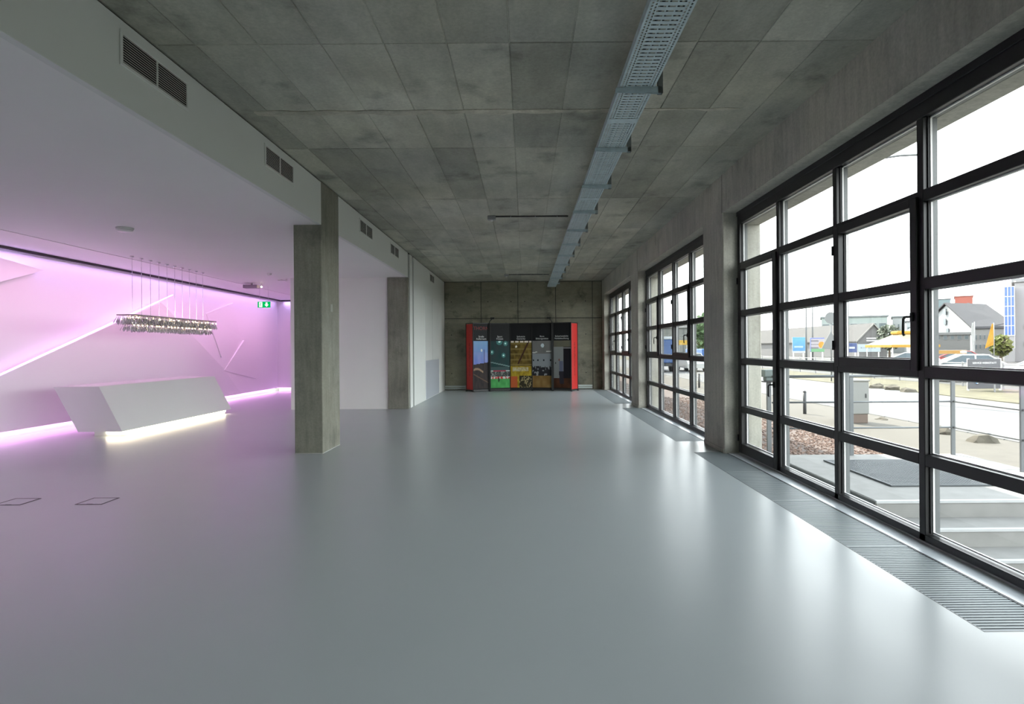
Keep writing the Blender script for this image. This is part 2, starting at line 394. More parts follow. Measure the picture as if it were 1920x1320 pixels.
strip_light('led_track_long', (-8.87, 14.6, ZD - .024), 14.2, (-.28, 0, -.96), (0, 1, 0), (0.55, 0.38, 1.0), 20, .05, 120)
strip_light('led_track_end', (-7.35, YB - .09, ZD - .024), 2.8, (0, .28, -.96), (1, 0, 0), (0.62, 0.42, 1.0), 7, .05, 120)
# wall light added to even out the pink, with a slim made-up profile
ww_ = tag(MB().bbox(-7.70, -7.685, 8.0, 21.2, ZD - .007, ZD - .001, .002).build('wall_washer', M_plaster), 'slim white wall washer profile in the lobby ceiling', 'light fitting')
strip_light('wall_washer_led', (-7.706, 14.6, ZD - .006), 13.0, (-.62, 0, -.78), (0, 1, 0), (1.0, 0.49, 0.86), 47, .010, 125)
# LED strip under the floating wall
M_led2 = emit_mat('led_pink', PNK, 8.5)
MB().box(-9.09, -9.03, 7.5, YB - .02, .126, .1295).build('led_strip', M_led2, fw)
we = struct(MB().box(XW, -5.9, YB, YB + .2, .13, ZD).build('wall_lobby_end', M_panelwhite), 'white end wall of the lobby lit pink')
MB().box(XW, -5.9, YB + .10, YB + .2, 0, .13).build('wall_plinth', M_panelwhite, we)
MB().box(XW, -5.9, YB + .03, YB + .08, .126, .1295).build('led_strip', M_led2, we)

# ------------------------------------------------------------------ windows
TZ = [0.636, 1.297, 1.965, 2.629]; TH = 0.0435
X0, X1, XG = 3.0, 3.115, 3.045; XM = 3.062; ZH = 3.218
def bar(name, y0, y1, z0, z1, parent, x0=X0, x1=X1):
    """frame member: black inside, grey weathered profile outside"""
    o = MB().bbox(x0, XM, y0, y1, z0, z1, .004).build(name, M_frame, parent)
    MB().box(XM, x1, y0 + .006, y1 - .006, z0 + .004, z1 - .004).build(name + '_outer', M_frameout, o if parent.parent is None else parent)
    return o
def pane(y0, y1, z0, z1, parent, sub=False, x=XG):
    g = MB().box(x, x + .006, y0 - .004, y1 + .004, z0 - .004, z1 + .004).build('pane', M_glass, parent)
    s = MB(); t = .010
    s.box(x + .008, x + .022, y0, y0 + t, z0, z1).box(x + .008, x + .022, y1 - t, y1, z0, z1)
    s.box(x + .008, x + .022, y0 + t, y1 - t, z0, z0 + t).box(x + .008, x + .022, y0 + t, y1 - t, z1 - t, z1)
    s.build('spacer', M_spacer, parent if sub else g)
    b = MB(); t = .012
    b.box(x - .012, x - .001, y0, y0 + t, z0, z1).box(x - .012, x - .001, y1 - t, y1, z0, z1)
    b.build('glazing_seal', M_dark, parent if sub else g)
    return g
def handle(y, z, parent, side=1):
    mb = MB().bbox(X0 - .035, X0 - .02, y - .016, y + .016, z - .035, z + .035, .004)
    mb.path([(X0 - .03, y, z), (X0 - .075, y, z), (X0 - .085, y + .01 * side, z - .01), (X0 - .085, y + .015 * side, z - .13), (X0 - .075, y + .015 * side, z - .142)], .0095, 8)
    return mb.build('handle', M_black, parent, True)
def window(n, yn, yf, door, label):
    root = MB().bbox(X0, XM, yn, yf, ZH, 3.40, .004).build('window_%d' % n, M_frame)
    struct(root, label)
    MB().box(XM, X1, yn, yf, ZH, 3.40).build('head_outer', M_frameout, root)
    MB().bbox(X0 - .012, X0, yn, yf, 3.33, 3.395, .003).build('head_cover', M_frame, root)
    cuts = [yf - 1.35, yf - 2.67, yf - 3.93]
    bar('side_post', yf - .085, yf, 0.02, ZH, root); bar('side_post', yn, yn + .085, 0.02, ZH, root)
    for c in cuts: bar('mullion', c - .036, c + .036, 0.02, ZH, root)
    edges = [yf - .085] + [v for c in cuts for v in (c + .036, c - .036)] + [yn + .085]
    zz = [0.085] + [v for t in TZ for v in (t - TH, t + TH)] + [ZH]
    bar('bottom_rail', yn + .085, yf - .085, 0.02, 0.075, root)
    for col in range(4):
        ya, yb = edges[2 * col + 1], edges[2 * col]
        isdoor = door and col == 0
        issash = col == 2 or (col == 0 and not door)
        for ti, t in enumerate(TZ):
            if isdoor and ti < 3: continue
            if issash and ti == 2: continue
            bar('transom', ya, yb, t - TH, t + TH, root)
        for row in range(5):
            if isdoor and row < 4: continue
            if issash and row in (2, 3): continue
            pane(ya, yb, zz[2 * row], zz[2 * row + 1], root)
        if issash or isdoor:
            za = (0.028 if isdoor else TZ[1] + .01); zb = TZ[3] - .012
            w_ = .085 if isdoor else .062
            br = .13 if isdoor else .085
            s = MB()
            sx0 = X0 - .02
            s.bbox(sx0, XM + .008, ya - .018, ya + w_, za, zb + .015, .004).bbox(sx0, XM + .008, yb - w_, yb + .018, za, zb + .015, .004)
            s.bbox(sx0, XM + .008, ya + w_, yb - w_, zb - .052, zb + .015, .004).bbox(sx0, XM + .008, ya + w_, yb - w_, za, za + br, .004)
            mids = [TZ[2]] if issash else TZ[:3]
            for t in mids: s.bbox(sx0 + .004, XM + .008, ya + w_, yb - w_, t - TH * .9, t + TH * .9, .004)
            so = s.build('door_leaf' if isdoor else 'sash', M_frame, root)
            lv = [za + br] + [v for t in mids for v in (t - TH * .9, t + TH * .9)] + [zb - .052]
            for q in range(len(lv) // 2): pane(ya + w_, yb - w_, lv[2 * q], lv[2 * q + 1], so, True)
            MB().box(sx0 - .002, sx0 + .004, ya - .024, ya - .019, za, zb).build('sash_gap', M_gap, so)
            if isdoor: handle(ya + .04, 1.04, so, 1)
            else: handle(ya + .03, 1.72, so, 1)
            for hz in (za + .2, zb - .2):
                MB().tube((sx0 - .008, yb + .024, hz - .045), (sx0 - .008, yb + .024, hz + .045), .011, 8).build('hinge', M_frame, so, True)
    MB().bbox(2.852, X0 + .01, yn, yf, -.02, .004, .001).build('sill', M_sill, root)
    MB().bbox(X0 + .01, 3.18, yn, yf, -.05, .018, .003).build('outer_sill', mat('outer_sill', (.40, .42, .42), .4), root)
    return root
window(1, *OPEN[0], True, 'nearest steel window grid with the glazed door leaf')
window(2, *OPEN[1], False, 'middle steel window grid between two concrete piers')
window(3, *OPEN[2], False, 'farthest steel window grid near the concrete back wall')
window(4, *OPEN[3], False, 'steel window grid behind the photographer, nearer one')
window(5, *OPEN[4], False, 'steel window grid behind the photographer, farther one')

# ------------------------------------------------------------------ convector grilles in the floor
def grille(k, ya, yb, label):
    g = thing('floor_grille', label, 'floor grille', (2.387, ya, 0), 'convector grilles along the windows')
    w_ = 2.85 - 2.387; ln = yb - ya
    MB().box(0, w_, 0, ln, -.13, -.12).build('trench_bed', M_dark, g)
    MB().bbox(0, .008, 0, ln, -.03, .001, .001).bbox(w_ - .008, w_, 0, ln, -.03, .001, .001).bbox(.008, w_ - .008, 0, .008, -.03, .001, .001).bbox(.008, w_ - .008, ln - .008, ln, -.03, .001, .001).build('edge_frame', mat('grille_edge', (.12, .13, .13), .4, .5), g)
    n = int(ln / .033); sm = MB().box(.008, w_ - .008, 0, .0235, -.018, -.002).mesh('slat', M_slat)
    if k == 0:
        for i in range(n): link('slat', sm, g, (0, .010 + i * (ln - .03) / (n - 1), 0))
    else:
        mb = MB()
        for i in range(n):
            q = .010 + i * (ln - .03) / (n - 1); mb.box(.008, w_ - .008, q, q + .0235, -.018, -.002)
        o = mb.build('slat', M_slat, g); o['kind'] = 'stuff'
    for i in range(1, 4):
        q = ln * i / 4; MB().bbox(.006, w_ - .006, q - .012, q + .012, -.02, .0, .001).build('joint_bar', mat('joint_bar', (.30, .33, .34), .5, .3), g)
    for x in (.12, .34): MB().box(x, x + .012, .01, ln - .01, -.03, -.019).build('carrier_rail', M_slat, g)
grille(0, *GR[0], 'grey slatted floor grille in front of the nearest window')
grille(1, *GR[1], 'grey slatted floor grille in front of the middle window')
grille(2, *GR[2], 'grey slatted floor grille in front of the farthest window')

# ------------------------------------------------------------------ vents in the fascia
vs_mesh = MB().add([(-.02, 0, 0), (.0, 0, -.008), (.0, 0, -.004), (-.02, 0, .004), (-.02, 1, 0), (.0, 1, -.008), (.0, 1, -.004), (-.02, 1, .004)],
                   [(0, 1, 2, 3), (7, 6, 5, 4), (0, 4, 5, 1), (1, 5, 6, 2), (2, 6, 7, 3), (3, 7, 4, 0)]).mesh('slat', mat('vent_slat', (.72, .73, .70), .45))
VL = ['largest white air vent in the fascia, at the top left', 'white air vent in the fascia just left of the near pillar', 'white air vent in the fascia just right of the near pillar',
      'white air vent in the fascia above the second pillar', 'small far air vent above the white door in the side wall']
for k, (ya, yb) in enumerate([(4.40, 5.23), (6.83, 7.63), (10.73, 11.58), (13.16, 14.0), (18.6, 19.42)]):
    v = thing('air_vent', VL[k], 'air vent', (XL, ya, 3.61), 'air vents in the white fascia')
    ln = yb - ya; h = .205; e = .028; x = .012
    MB().bbox(0, x, -e, ln + e, -e, 0, .003).bbox(0, x, -e, ln + e, h, h + e, .003).bbox(0, x, -e, 0, 0, h, .003).bbox(0, x, ln, ln + e, 0, h, .003).build('frame', M_fascia, v)
    MB().bbox(0, x - .002, ln / 2 - .009, ln / 2 + .009, 0, h, .002).build('divider', M_fascia, v)
    MB().box(0.0005, .002, 0, ln, 0, h).build('backing', M_gap, v)
    ns = 11
    for s_ in (0, 1):
        for i in range(ns):
            o = link('slat', vs_mesh, v, (.011, .004 + s_ * (ln / 2 + .006), h * (i + .62) / ns)); o.scale = (.45, ln / 2 - .014, 1)

# ------------------------------------------------------------------ cable tray with brackets
def slotted(cols, y0, y1, z):
    """perforated sheet: cols = list of (x0,x1,pitch,slot,phase) ; slot 0 = solid"""
    mb = MB(); t = .002
    for (xa, xb, pitch, slot, ph) in cols:
        if not slot: mb.box(xa, xb, y0, y1, z, z + t); continue
        y = y0
        k = 0
        while True:
            s0 = y0 + ph + k * pitch; s1 = s0 + slot
            if s1 > y1: break
            mb.box(xa, xb, y, s0, z, z + t); y = s1; k += 1
        mb.box(xa, xb, y, y1, z, z + t)
    return mb
tx0, tx1, tz = 0.80, 1.09, 3.665
ct = thing('cable_tray', 'long perforated galvanised cable tray hung under the concrete ceiling', 'cable tray', (0, 0, tz))
cols = [(tx0, tx0 + .014, 0, 0, 0), (tx0 + .014, tx0 + .026, .036, .022, .004), (tx0 + .026, tx0 + .038, 0, 0, 0), (tx0 + .038, tx0 + .050, .036, .022, .022), (tx0 + .050, tx0 + .06, 0, 0, 0)]
inner = [(.06, .112), (.122, .172), (.182, .23)]
for (a_, b_) in inner:
    cols.append((tx0 + a_, tx0 + b_, .055, .017, .012))
cols += [(tx0 + .112, tx0 + .122, 0, 0, 0), (tx0 + .172, tx0 + .182, 0, 0, 0)]
cols += [(tx1 - .06, tx1 - .050, 0, 0, 0), (tx1 - .050, tx1 - .038, .036, .022, .004), (tx1 - .038, tx1 - .026, 0, 0, 0), (tx1 - .026, tx1 - .014, .036, .022, .022), (tx1 - .014, tx1, 0, 0, 0)]
cuts = [-5.5, -3.24, -.24, 2.76, 5.76, 8.76, 11.76, 14.76, 17.76, 21.35]
for a_, b_ in zip(cuts, cuts[1:]):
    mb = slotted(cols, a_ + .002, b_ - .002, 0)
    mb.box(tx0 - .002, tx0, a_ + .002, b_ - .002, 0, .06).box(tx1, tx1 + .002, a_ + .002, b_ - .002, 0, .06)
    mb.box(tx0, tx0 + .012, a_ + .002, b_ - .002, .058, .06).box(tx1 - .012, tx1, a_ + .002, b_ - .002, .058, .06)
    mb.build('tray_section', M_steel, ct)
    MB().box(tx0 + .01, tx1 - .01, b_ - .06, b_ + .06, -.0035, -.001).build('splice_plate', M_steel, ct) if 3 < b_ < 21 else None
    cb = MB()
    for q, (xx, rr) in enumerate(((.86, .008), (.89, .011), (.93, .009), (.99, .012), (1.03, .008))):
        cb.tube((xx, a_, .004 + rr), (xx + random.uniform(-.01, .01), b_, .004 + rr), rr, 8)
    cb.build('cable', M_dark, ct, True)
by = 5.03 - 1.5 * 6
k = 0
def bracket_mesh():
    mb = MB()
    mb.prism([(tx0 - .03, -.03), (tx1 + .07, -.045), (tx1 + .07, .006), (tx0 - .03, -.003)], 'y', -.022, -.018)
    mb.box(tx0 - .03, tx1 + .07, -.022, .022, -.006, -.0035)
    mb.prism([(tx0 - .03, -.03), (tx1 + .07, -.045), (tx1 + .07, .0), (tx0 - .03, -.003)], 'y', .018, .022)
    return mb.mesh('bracket_arm', M_steel)
def strut_mesh():
    mb = MB()
    mb.box(tx1 + .03, tx1 + .07, -.022, -.019, -.05, ZC - tz - .005).box(tx1 + .03, tx1 + .07, .019, .022, -.05, ZC - tz - .005).box(tx1 + .067, tx1 + .07, -.019, .019, -.05, ZC - tz - .005)
    mb.box(tx1 + .0, tx1 + .10, -.06, .06, ZC - tz - .011, ZC - tz - .005)
    return mb.mesh('bracket_strut', mat('strut_steel', (.20, .215, .21), .5, .3))
BM, SM = bracket_mesh(), strut_mesh()
while by < 21.3:
    link('bracket_arm', BM, ct, (0, by, 0)); link('bracket_strut', SM, ct, (0, by, 0)); by += 1.5
# junction boxes on the ceiling with conduits to the tray
for (yy, lab) in ((11.05, 'grey ceiling sensor box with conduit to the cable tray, nearer one'), (19.75, 'grey ceiling sensor box with conduit to the cable tray, farther one')):
    t = thing('sensor_box', lab, 'sensor', (-.6, yy, ZC - .005))
    MB().bbox(-.075, .075, -.05, .05, -.075, 0, .008).build('box', M_greyplastic, t)
    MB().tube((.075, 0, -.014), (tx0 + .6, 0, -.014), .013, 8).build('conduit', mat('conduit_dark', (.06, .06, .058), .5), t, True)
    for q in (.35, .8, 1.2): MB().bbox(q - .008, q + .008, -.02, .02, -.03, 0, .003).build('clip', M_greyplastic, t)
    MB().tube((0, 0, -.075), (0, 0, -.095), .03, 12, .022).build('sensor_head', M_plastic, t, True)

# ------------------------------------------------------------------ floor boxes
M_fb = mat('floor_box_rim', (.015, .013, .015), .35)
for (xa, lab) in ((-5.225, 'square floor box with dark rim, left of the pair'), (-4.425, 'square floor box with dark rim, right of the pair')):
    t = thing('floor_box', lab, 'floor box', (xa, 5.90, 0), 'floor boxes in the lobby edge')
    s = .265; e = .014
    MB().bbox(0, s, 0, e, 0, .0035, .001).bbox(0, s, s - e, s, 0, .0035, .001).bbox(0, e, e, s - e, 0, .0035, .001).bbox(s - e, s, e, s - e, 0, .0035, .001).build('rim', M_fb, t)
    MB().bbox(e, s - e, e, s - e, 0, .002, .0008).build('lid', M_floor, t)
    MB().bbox(s / 2 - .03, s / 2 + .03, e + .004, e + .012, .002, .003, .0005).build('cable_flap', M_fb, t)

# ------------------------------------------------------------------ reception desk
dk = thing('reception_desk', 'slanted white reception desk with glowing plinth', 'desk', (-7.4, 12.42, 0))
def D(x, y, z): return (x + 7.4, y - 12.42, z)
ya, yb = 10.48, 14.37
outer = [(-7.79, .10), (-7.02, .10), (-7.42, .885), (-8.21, .885)]
MB().hull([D(x, ya, z) for x, z in outer], [D(x, yb, z) for x, z in outer]).build('body', M_desk, dk)
top = [(-8.19, .8851), (-7.44, .8851)]
MB().box(D(-8.17, 0, 0)[0], D(-7.46, 0, 0)[0], ya - 12.42 + .04, yb - 12.42 - .04, .885, .889).build('worktop', mat('worktop', (.8, .78, .77), .3), dk)
MB().bbox(D(-7.62, 0, 0)[0], D(-7.13, 0, 0)[0], ya - 12.42 + .16, yb - 12.42 - .08, 0, .10, .003).build('plinth', M_desk, dk)
M_warm = emit_mat('led_warm', (1.0, .86, .62), 9.0)
MB().box(D(-7.13, 0, 0)[0], D(-7.115, 0, 0)[0], ya - 12.42 + .16, yb - 12.42 - .08, .050, .092).build('led_strip', M_warm, dk)
MB().box(D(-7.40, 0, 0)[0], D(-7.13, 0, 0)[0], ya - 12.42 + .145, ya - 12.42 + .16, .050, .092).build('led_strip', M_warm, dk)

# ------------------------------------------------------------------ crystal chandelier
ch = thing('chandelier', 'long rectangular crystal chandelier hung on ten thin wires', 'chandelier', (-7.44, 12.70, 2.0))
M_cry = mat('crystal', (.62, .66, .64), .06, .0, spec=1.0)
cg = bpy.data.materials.new('crystal_glass'); cg.use_nodes = True
b_ = cg.node_tree.nodes['Principled BSDF']; b_.inputs['Base Color'].default_value = (.86, .88, .86, 1); b_.inputs['Roughness'].default_value = .04; b_.inputs['IOR'].default_value = 1.5; b_.inputs['Transmission Weight'].default_value = .75; b_.inputs['Metallic'].default_value = .15
for i in range(10):
    y = 11.42 + i * (13.92 - 11.42) / 9 - 12.70
    MB().tube((0, y, .19), (0, y, ZD - 2.0 - .02), .0045, 6).build('wire', M_chrome, ch)
    MB().tube((0, y, ZD - 2.02), (0, y, ZD - 2.0), .034, 14).build('ceiling_rose', M_chrome, ch, True)
MB().bbox(-.16, .16, -1.50, 1.52, .165, .19, .004).build('top_plate', mat('chandelier_plate', (.42, .40, .38), .25, .8), ch)
MB().bbox(-.10, .10, -1.45, 1.45, .0, .012, .004).build('lower_plate', mat('chandelier_plate2', (.5, .48, .44), .25, .8), ch)
for (xa, yb_) in ((-.10, -1.4), (.10, -1.4), (-.10, 1.4), (.10, 1.4), (-.1, 0), (.1, 0)):
    MB().tube((xa, yb_, 0), (xa, yb_, .17), .006, 6).build('rod', M_chrome, ch)
def crystals(nx, ny, hx, hy, z0, ln, rad, flare):
    mb = MB(); rnd = random.Random(3)
    for i in range(nx):
        for j in range(ny):
            x = -hx + 2 * hx * (i + .5) / nx + rnd.uniform(-.01, .01); y = -hy + 2 * hy * (j + .5) / ny + rnd.uniform(-.012, .012)
            l = ln * rnd.uniform(.75, 1.15); r = rad * rnd.uniform(.8, 1.2); fx = flare * x / hx + rnd.uniform(-.015, .015); fy = flare * (y / hy) ** 5 + rnd.uniform(-.02, .02)
            n = 5; t0 = rnd.uniform(0, 1)
            ring = [(x + fx * .8 + r * math.cos(t0 + 2 * PI * q / n), y + fy * .8 + r * math.sin(t0 + 2 * PI * q / n), z0 - l * .78) for q in range(n)]
            vs = [(x, y, z0)] + ring + [(x + fx, y + fy, z0 - l)]
            fs = [(0, 1 + q, 1 + (q + 1) % n) for q in range(n)] + [(n + 1, 1 + (q + 1) % n, 1 + q) for q in range(n)]
            mb.add(vs, fs)
    return mb
o = crystals(5, 92, .15, 1.53, .165, .17, .013, .05).build('crystal_drops', cg, ch); o['kind'] = 'stuff'
o = crystals(4, 84, .10, 1.44, .0, .135, .012, .04).build('crystal_drops', cg, ch); o['kind'] = 'stuff'
M_bulb = emit_mat('bulb_warm', (1, .80, .48), 9.0)
bv, bf = icosphere(.011, 1)
bm_ = MB().add(bv, bf).mesh('bulb', M_bulb)
rb = random.Random(5)
for i in range(34):
    link('bulb', bm_, ch, (rb.choice((-.135, .12, .155)), -1.5 + 3.0 * i / 33 + rb.uniform(-.02, .02), .135 + rb.uniform(-.015, .01)))
for i in range(22):
    link('bulb', bm_, ch, (.105, -1.38 + 2.76 * i / 21 + rb.uniform(-.03, .03), -.012))

# ------------------------------------------------------------------ small things on the lobby ceiling
def disc(name, lab, cat, x, y, r, h, m):
    t = thing(name, lab, cat, (x, y, ZD))
    MB().tube((0, 0, 0), (0, 0, -h * .45), r, 28, r).build('base', m, t, True)
    MB().tube((0, 0, -h * .45), (0, 0, -h), r * .96, 28, r * .8).build('cover', m, t, True)
    return t
disc('ceiling_lamp', 'round white disc fitting on the lobby ceiling left of the chandelier wires', 'ceiling lamp', -5.85, 8.82, .115, .055, mat('disc_white', (.85, .85, .83), .4))
q = P(505, 509, 14.2)
disc('smoke_detector', 'small pale disc on the lobby ceiling near the pillar', 'smoke detector', q.x, 14.2, .05, .03, M_plastic)
pr = thing('projector', 'grey flat spotlight box with small lit lamps on the lobby ceiling', 'spotlight', (-7.35, 16.2, ZD))
MB().bbox(-.19, .19, -.1, .1, -.14, -.05, .01).build('housing', mat('projector_grey', (.30, .26, .30), .5), pr)
MB().tube((0, 0, -.05), (0, 0, 0), .03, 10).build('mount', M_plastic, pr)
M_spot = emit_mat('spot_warm', (1, .8, .6), 14)
sv, sf = icosphere(.022, 2)
MB().add([(x, y, z - .03) for x, y, z in sv], sf).build('lamp', M_spot, pr, True); MB().add([(x + .27, y, z - .1) for x, y, z in sv], sf).build('lamp', M_spot, pr, True)
MB().tube((.27, 0, -.09), (.27, 0, 0), .008, 8).build('stem', M_plastic, pr)
w2 = thing('wall_spot', 'thin white bracket lamp under the lobby ceiling beside the pillar', 'lamp', (-6.05, 15.3, ZD))
MB().tube((0, 0, 0), (0, 0, -.05), .02, 10).tube((0, 0, -.05), (-.14, .0, -.02), .008, 8).build('bracket', M_plastic, w2)
MB().bbox(-.22, -.05, -.015, .015, -.045, -.025, .005).build('lamp_bar', M_plastic, w2)
# exit sign
es = thing('exit_sign', 'green emergency exit sign with running figure and down arrow', 'sign', (-7.36, 17.0, 2.785))
sg = MB().bbox(-.178, .178, -.012, .012, -.085, .085, .003).build('panel', emit_mat('exit_green', (.0, .36, .08), .9), es)
M_sw = emit_mat('exit_white', (.9, 1, .9), 1.0); M_sg = emit_mat('exit_green_dark', (.0, .30, .07), .8)
MB().box(-.135, -.045, -.0145, -.0125, -.068, .068).build('door_symbol', M_sw, es)
MB().add([(.075, -.0145, -.065), (.135, -.0145, 0.0), (.10, -.0145, .0), (.10, -.0145, .06), (.05, -.0145, .06), (.05, -.0145, 0), (.015, -.0145, 0)], [(0, 1, 2, 3, 4, 5, 6)]).build('arrow_symbol', M_sw, es)
rm = MB(); rm.tube((-.085, -.016, .045), (-.085, -.0155, .045), .014, 12)
for pts in ([(-.09, .028), (-.098, -.01)], [(-.098, -.01), (-.075, -.03), (-.085, -.058)], [(-.098, -.01), (-.112, -.035), (-.125, -.04)], [(-.09, .022), (-.068, .012), (-.06, .025)], [(-.092, .022), (-.115, .012), (-.12, -.008)]):
    rm.path([(x, -.016, z) for x, z in pts], .006, 5)
rm.build('runner_symbol', M_sg, es)
for x in (-.12, .12): MB().tube((x, 0, .085), (x, 0, ZD - 2.785), .003, 6).build('wire', M_chrome, es)

# ------------------------------------------------------------------ display wall
dw = thing('display_wall', 'curved black exhibition wall with five photo panels and red ends', 'display wall', (-.13, 21.1, 0))
DO = Vector((-.13, 21.1, 0))
V = [(-2.09, 21.28), (-1.81, 20.86), (-1.262, 21.17), (-.54, 21.38), (.235, 21.38), (.95, 21.17), (1.585, 20.86), (1.845, 21.28)]
V = [Vector((x, y, 0)) - DO for x, y in V]
ZB, ZT = .07, 2.38
rn = random.Random(11)
N1 = [[rn.random() for _ in range(64)] for _ in range(64)]
def nz(u, v, s):
    x = u * s; y = v * s; i, j = int(x), int(y); fx, fy = x - i, y - j
    g = lambda a, b: N1[a % 64][b % 64]
    return (g(i, j) * (1 - fx) + g(i + 1, j) * fx) * (1 - fy) + (g(i, j + 1) * (1 - fx) + g(i + 1, j + 1) * fx) * fy
def mixc(a, b, t):
    t = max(0, min(1, t)); return tuple(x + (y - x) * t for x, y in zip(a, b))
BK = (.012, .012, .013)
def poster(k):
    def f(u, v):
        if v > .735: return (.020, .021, .022) if k < 2 else BK
        if v < .02: return BK
        w_ = (v - .02) / .715
        if k == 0:      # dusk sky over a dark winding road, lamp mast
            if w_ > .50 + .05 * u:
                c = mixc((.16, .21, .62), (.20, .42, .68), (w_ - .5) * 2)
                c = mixc(c, (.42, .44, .72), .55 * nz(u, v * .7, 9) * (1 if w_ < .75 else .5))
                if abs(u - .68) < .018 and w_ < .82: c = (.10, .11, .28)
                if (u - .52) ** 2 + (w_ - .80) ** 2 * 4 < .003: c = (.75, .8, .75)
                return c
            c = mixc((.018, .015, .018), (.05, .035, .03), nz(u, v, 14))
            r = math.sin(u * 5 + .5) * .05 + .36
            if abs(w_ - r) < .022 and u < .62: c = (.30, .20, .13)
            if abs(w_ - (.30 - .2 * u)) < .012: c = (.12, .07, .05)
            return c
        if k == 1:      # stadium: dark roof with floodlights, stands, pitch
            c = mixc((.010, .05, .05), (.03, .045, .05), nz(u, w_, 6))
            for (a, b, r) in ((.10, .76, .045), (.68, .69, .045), (.48, .985, .07), (.78, .94, .05)):
                d_ = (u - a) ** 2 * .25 + (w_ - b) ** 2
                if d_ < r * r * .18: c = (.65, .95, .90)
                elif d_ < r * r * 1.2: c = mixc(c, (.08, .30, .28), .7)
            if abs(w_ - (.55 - .10 * u)) < .012: c = (.16, .26, .25)
            if .32 < w_ < .44: c = (.05, .09, .09)
            if .345 < w_ < .375: c = (.40, .04, .08) if .15 < u < .8 else (.5, .55, .52)
            if .22 < w_ <= .345: c = mixc((.015, .02, .02), (.28, .30, .28), 1 if nz(u, w_ * 2, 42) > .62 else .15)
            if .185 < w_ <= .235: c = mixc((.5, .05, .05), (.6, .6, .55), 1 if nz(u, w_, 20) > .5 else 0)
            if w_ <= .185: c = mixc((.05, .28, .07), (.09, .40, .11), nz(u, w_, 12))
            if (u - .44) ** 2 * 6 + (w_ - .17) ** 2 * 2 < .006: c = (.02, .03, .02)
            return c
        if k == 2:      # hall with timber beams and yellow shelving
            c = mixc((.06, .036, .006), (.22, .15, .03), nz(u, w_, 16))
            if int(w_ * 26) % 3 == 0: c = mixc(c, (.26, .19, .06), .6)
            if abs((w_ - .5) - (u - .35) * .95) < .04 and w_ > .5: c = (.05, .018, .012)
            if (u - .27) ** 2 * .3 + (w_ - .875) ** 2 < .0006: c = (.9, .85, .75)
            if w_ > .965 and u > .02 and (u * 9) % 2 < 1.5: c = (.8, .72, .62)
            if w_ < .46: c = mixc((.22, .14, .01), (.50, .36, .03), nz(u, w_, 20))
            if .34 < w_ < .43 and .1 < u < .85: c = mixc(c, (.55, .52, .40), nz(u, w_ * 2, 30))
            if w_ < .24 and u < .32: c = (.45, .10, .03)
            if w_ < .25 and u > .42: c = mixc((.02, .018, .01), (.30, .24, .12), 1 if nz(u, w_, 34) > .66 else .05)
            return c
        if k == 3:      # bright office with lamp ring and dark chairs
            if w_ > .72:
                c = mixc((.16, .155, .15), (.20, .19, .185), nz(u, w_, 5))
                if (u - .52) ** 2 * .3 + (w_ - .895) ** 2 < .0021: c = (.62, .70, .74)
                if abs(w_ - .745 - .03 * u) < .012 and (u < .25 or u > .7): c = (.6, .6, .55)
                return c
            if w_ > .46:
                c = (.27, .29, .31)
                for a in (.05, .28, .58, .92):
                    if (u - a) ** 2 * .25 + (w_ - .58) ** 2 < .00035: c = (.012, .014, .02)
                return c
            if w_ > .25:
                c = mixc((.012, .012, .016), (.27, .27, .28), 1 if nz(u, w_ * 1.4, 18) > .60 else .04)
                return c if w_ < .43 or nz(u, .3, 16) > .45 else (.26, .28, .30)
            return mixc((.20, .11, .03), (.30, .19, .07), nz(u, w_, 9))
        # corridor with dark doorway and a passing blurred figure
        if w_ < .20: c = mixc((.035, .012, .005), (.10, .035, .015), nz(u, w_, 8))
        elif u < .58: c = mixc((.20, .205, .20), (.28, .29, .29), w_)
        else: c = (.010, .008, .012)
        if w_ > .87: c = mixc((.12, .11, .09), (.16, .15, .10), nz(u, w_, 6))
        if u > .60 and abs(w_ - .845) < .012: c = (.25, .24, .25)
        if (u - .36) ** 2 * .4 + (w_ - .585) ** 2 < .0005: c = (.20, .06, .05)
        if abs(u - .46) < .10 and .34 < w_ < .56: c = (.13, .14, .21)
        if abs(u - (.46 + (.34 - w_) * .15)) < .12 and .08 < w_ <= .34: c = (.025, .022, .03)
        if (u - .16) ** 2 * .4 + (w_ - .52) ** 2 < .0003: c = (.03, .03, .03)
        return c
    return f
TITLES = [('Straße', 'Außenraum'), ('Sport', 'Freizeit'), ('Industrie', 'Gewerbe'), ('Büro', 'Bildungsstätte'), ('Sicherheitslicht', 'Notbeleuchtung')]
M_tw = mat('print_white', (.75, .75, .75), .5); M_tr = mat('print_red', (.20, .012, .012), .5); M_td = mat('print_dark_red', (.05, .01, .01), .5)
UP = Vector((0, 0, 1))
for k in range(5):
    a, b = V[k + 1], V[k + 2]
    d = (b - a); n = Vector((d.y, -d.x, 0)).normalized()
    if n.y > 0: n = -n
    e = .012
    A, B = a + d.normalized() * e, b - d.normalized() * e
    bk = MB().hull([A + UP * ZB, B + UP * ZB, B + UP * ZT, A + UP * ZT], [A - n * .012 + UP * ZB, B - n * .012 + UP * ZB, B - n * .012 + UP * ZT, A - n * .012 + UP * ZT]).build('panel', M_black, dw)
    raster('print', poster(k), 44, 116, A + n * .002 + UP * ZB, B - A, UP * (ZT - ZB), M_print, bk)
    mid = (A + B) / 2 + n * .005
    zt = ZB + (ZT - ZB) * .765
    text('title', TITLES[k][0], .082, M_tw, mid + UP * (zt + .078), d, UP, bk)
    text('title', TITLES[k][1], .082, M_tw, mid + UP * (zt), d, UP, bk)
    if k == 0: text('logo', 'THORN', .17, M_tr, mid + UP * 2.20, d, UP, bk)
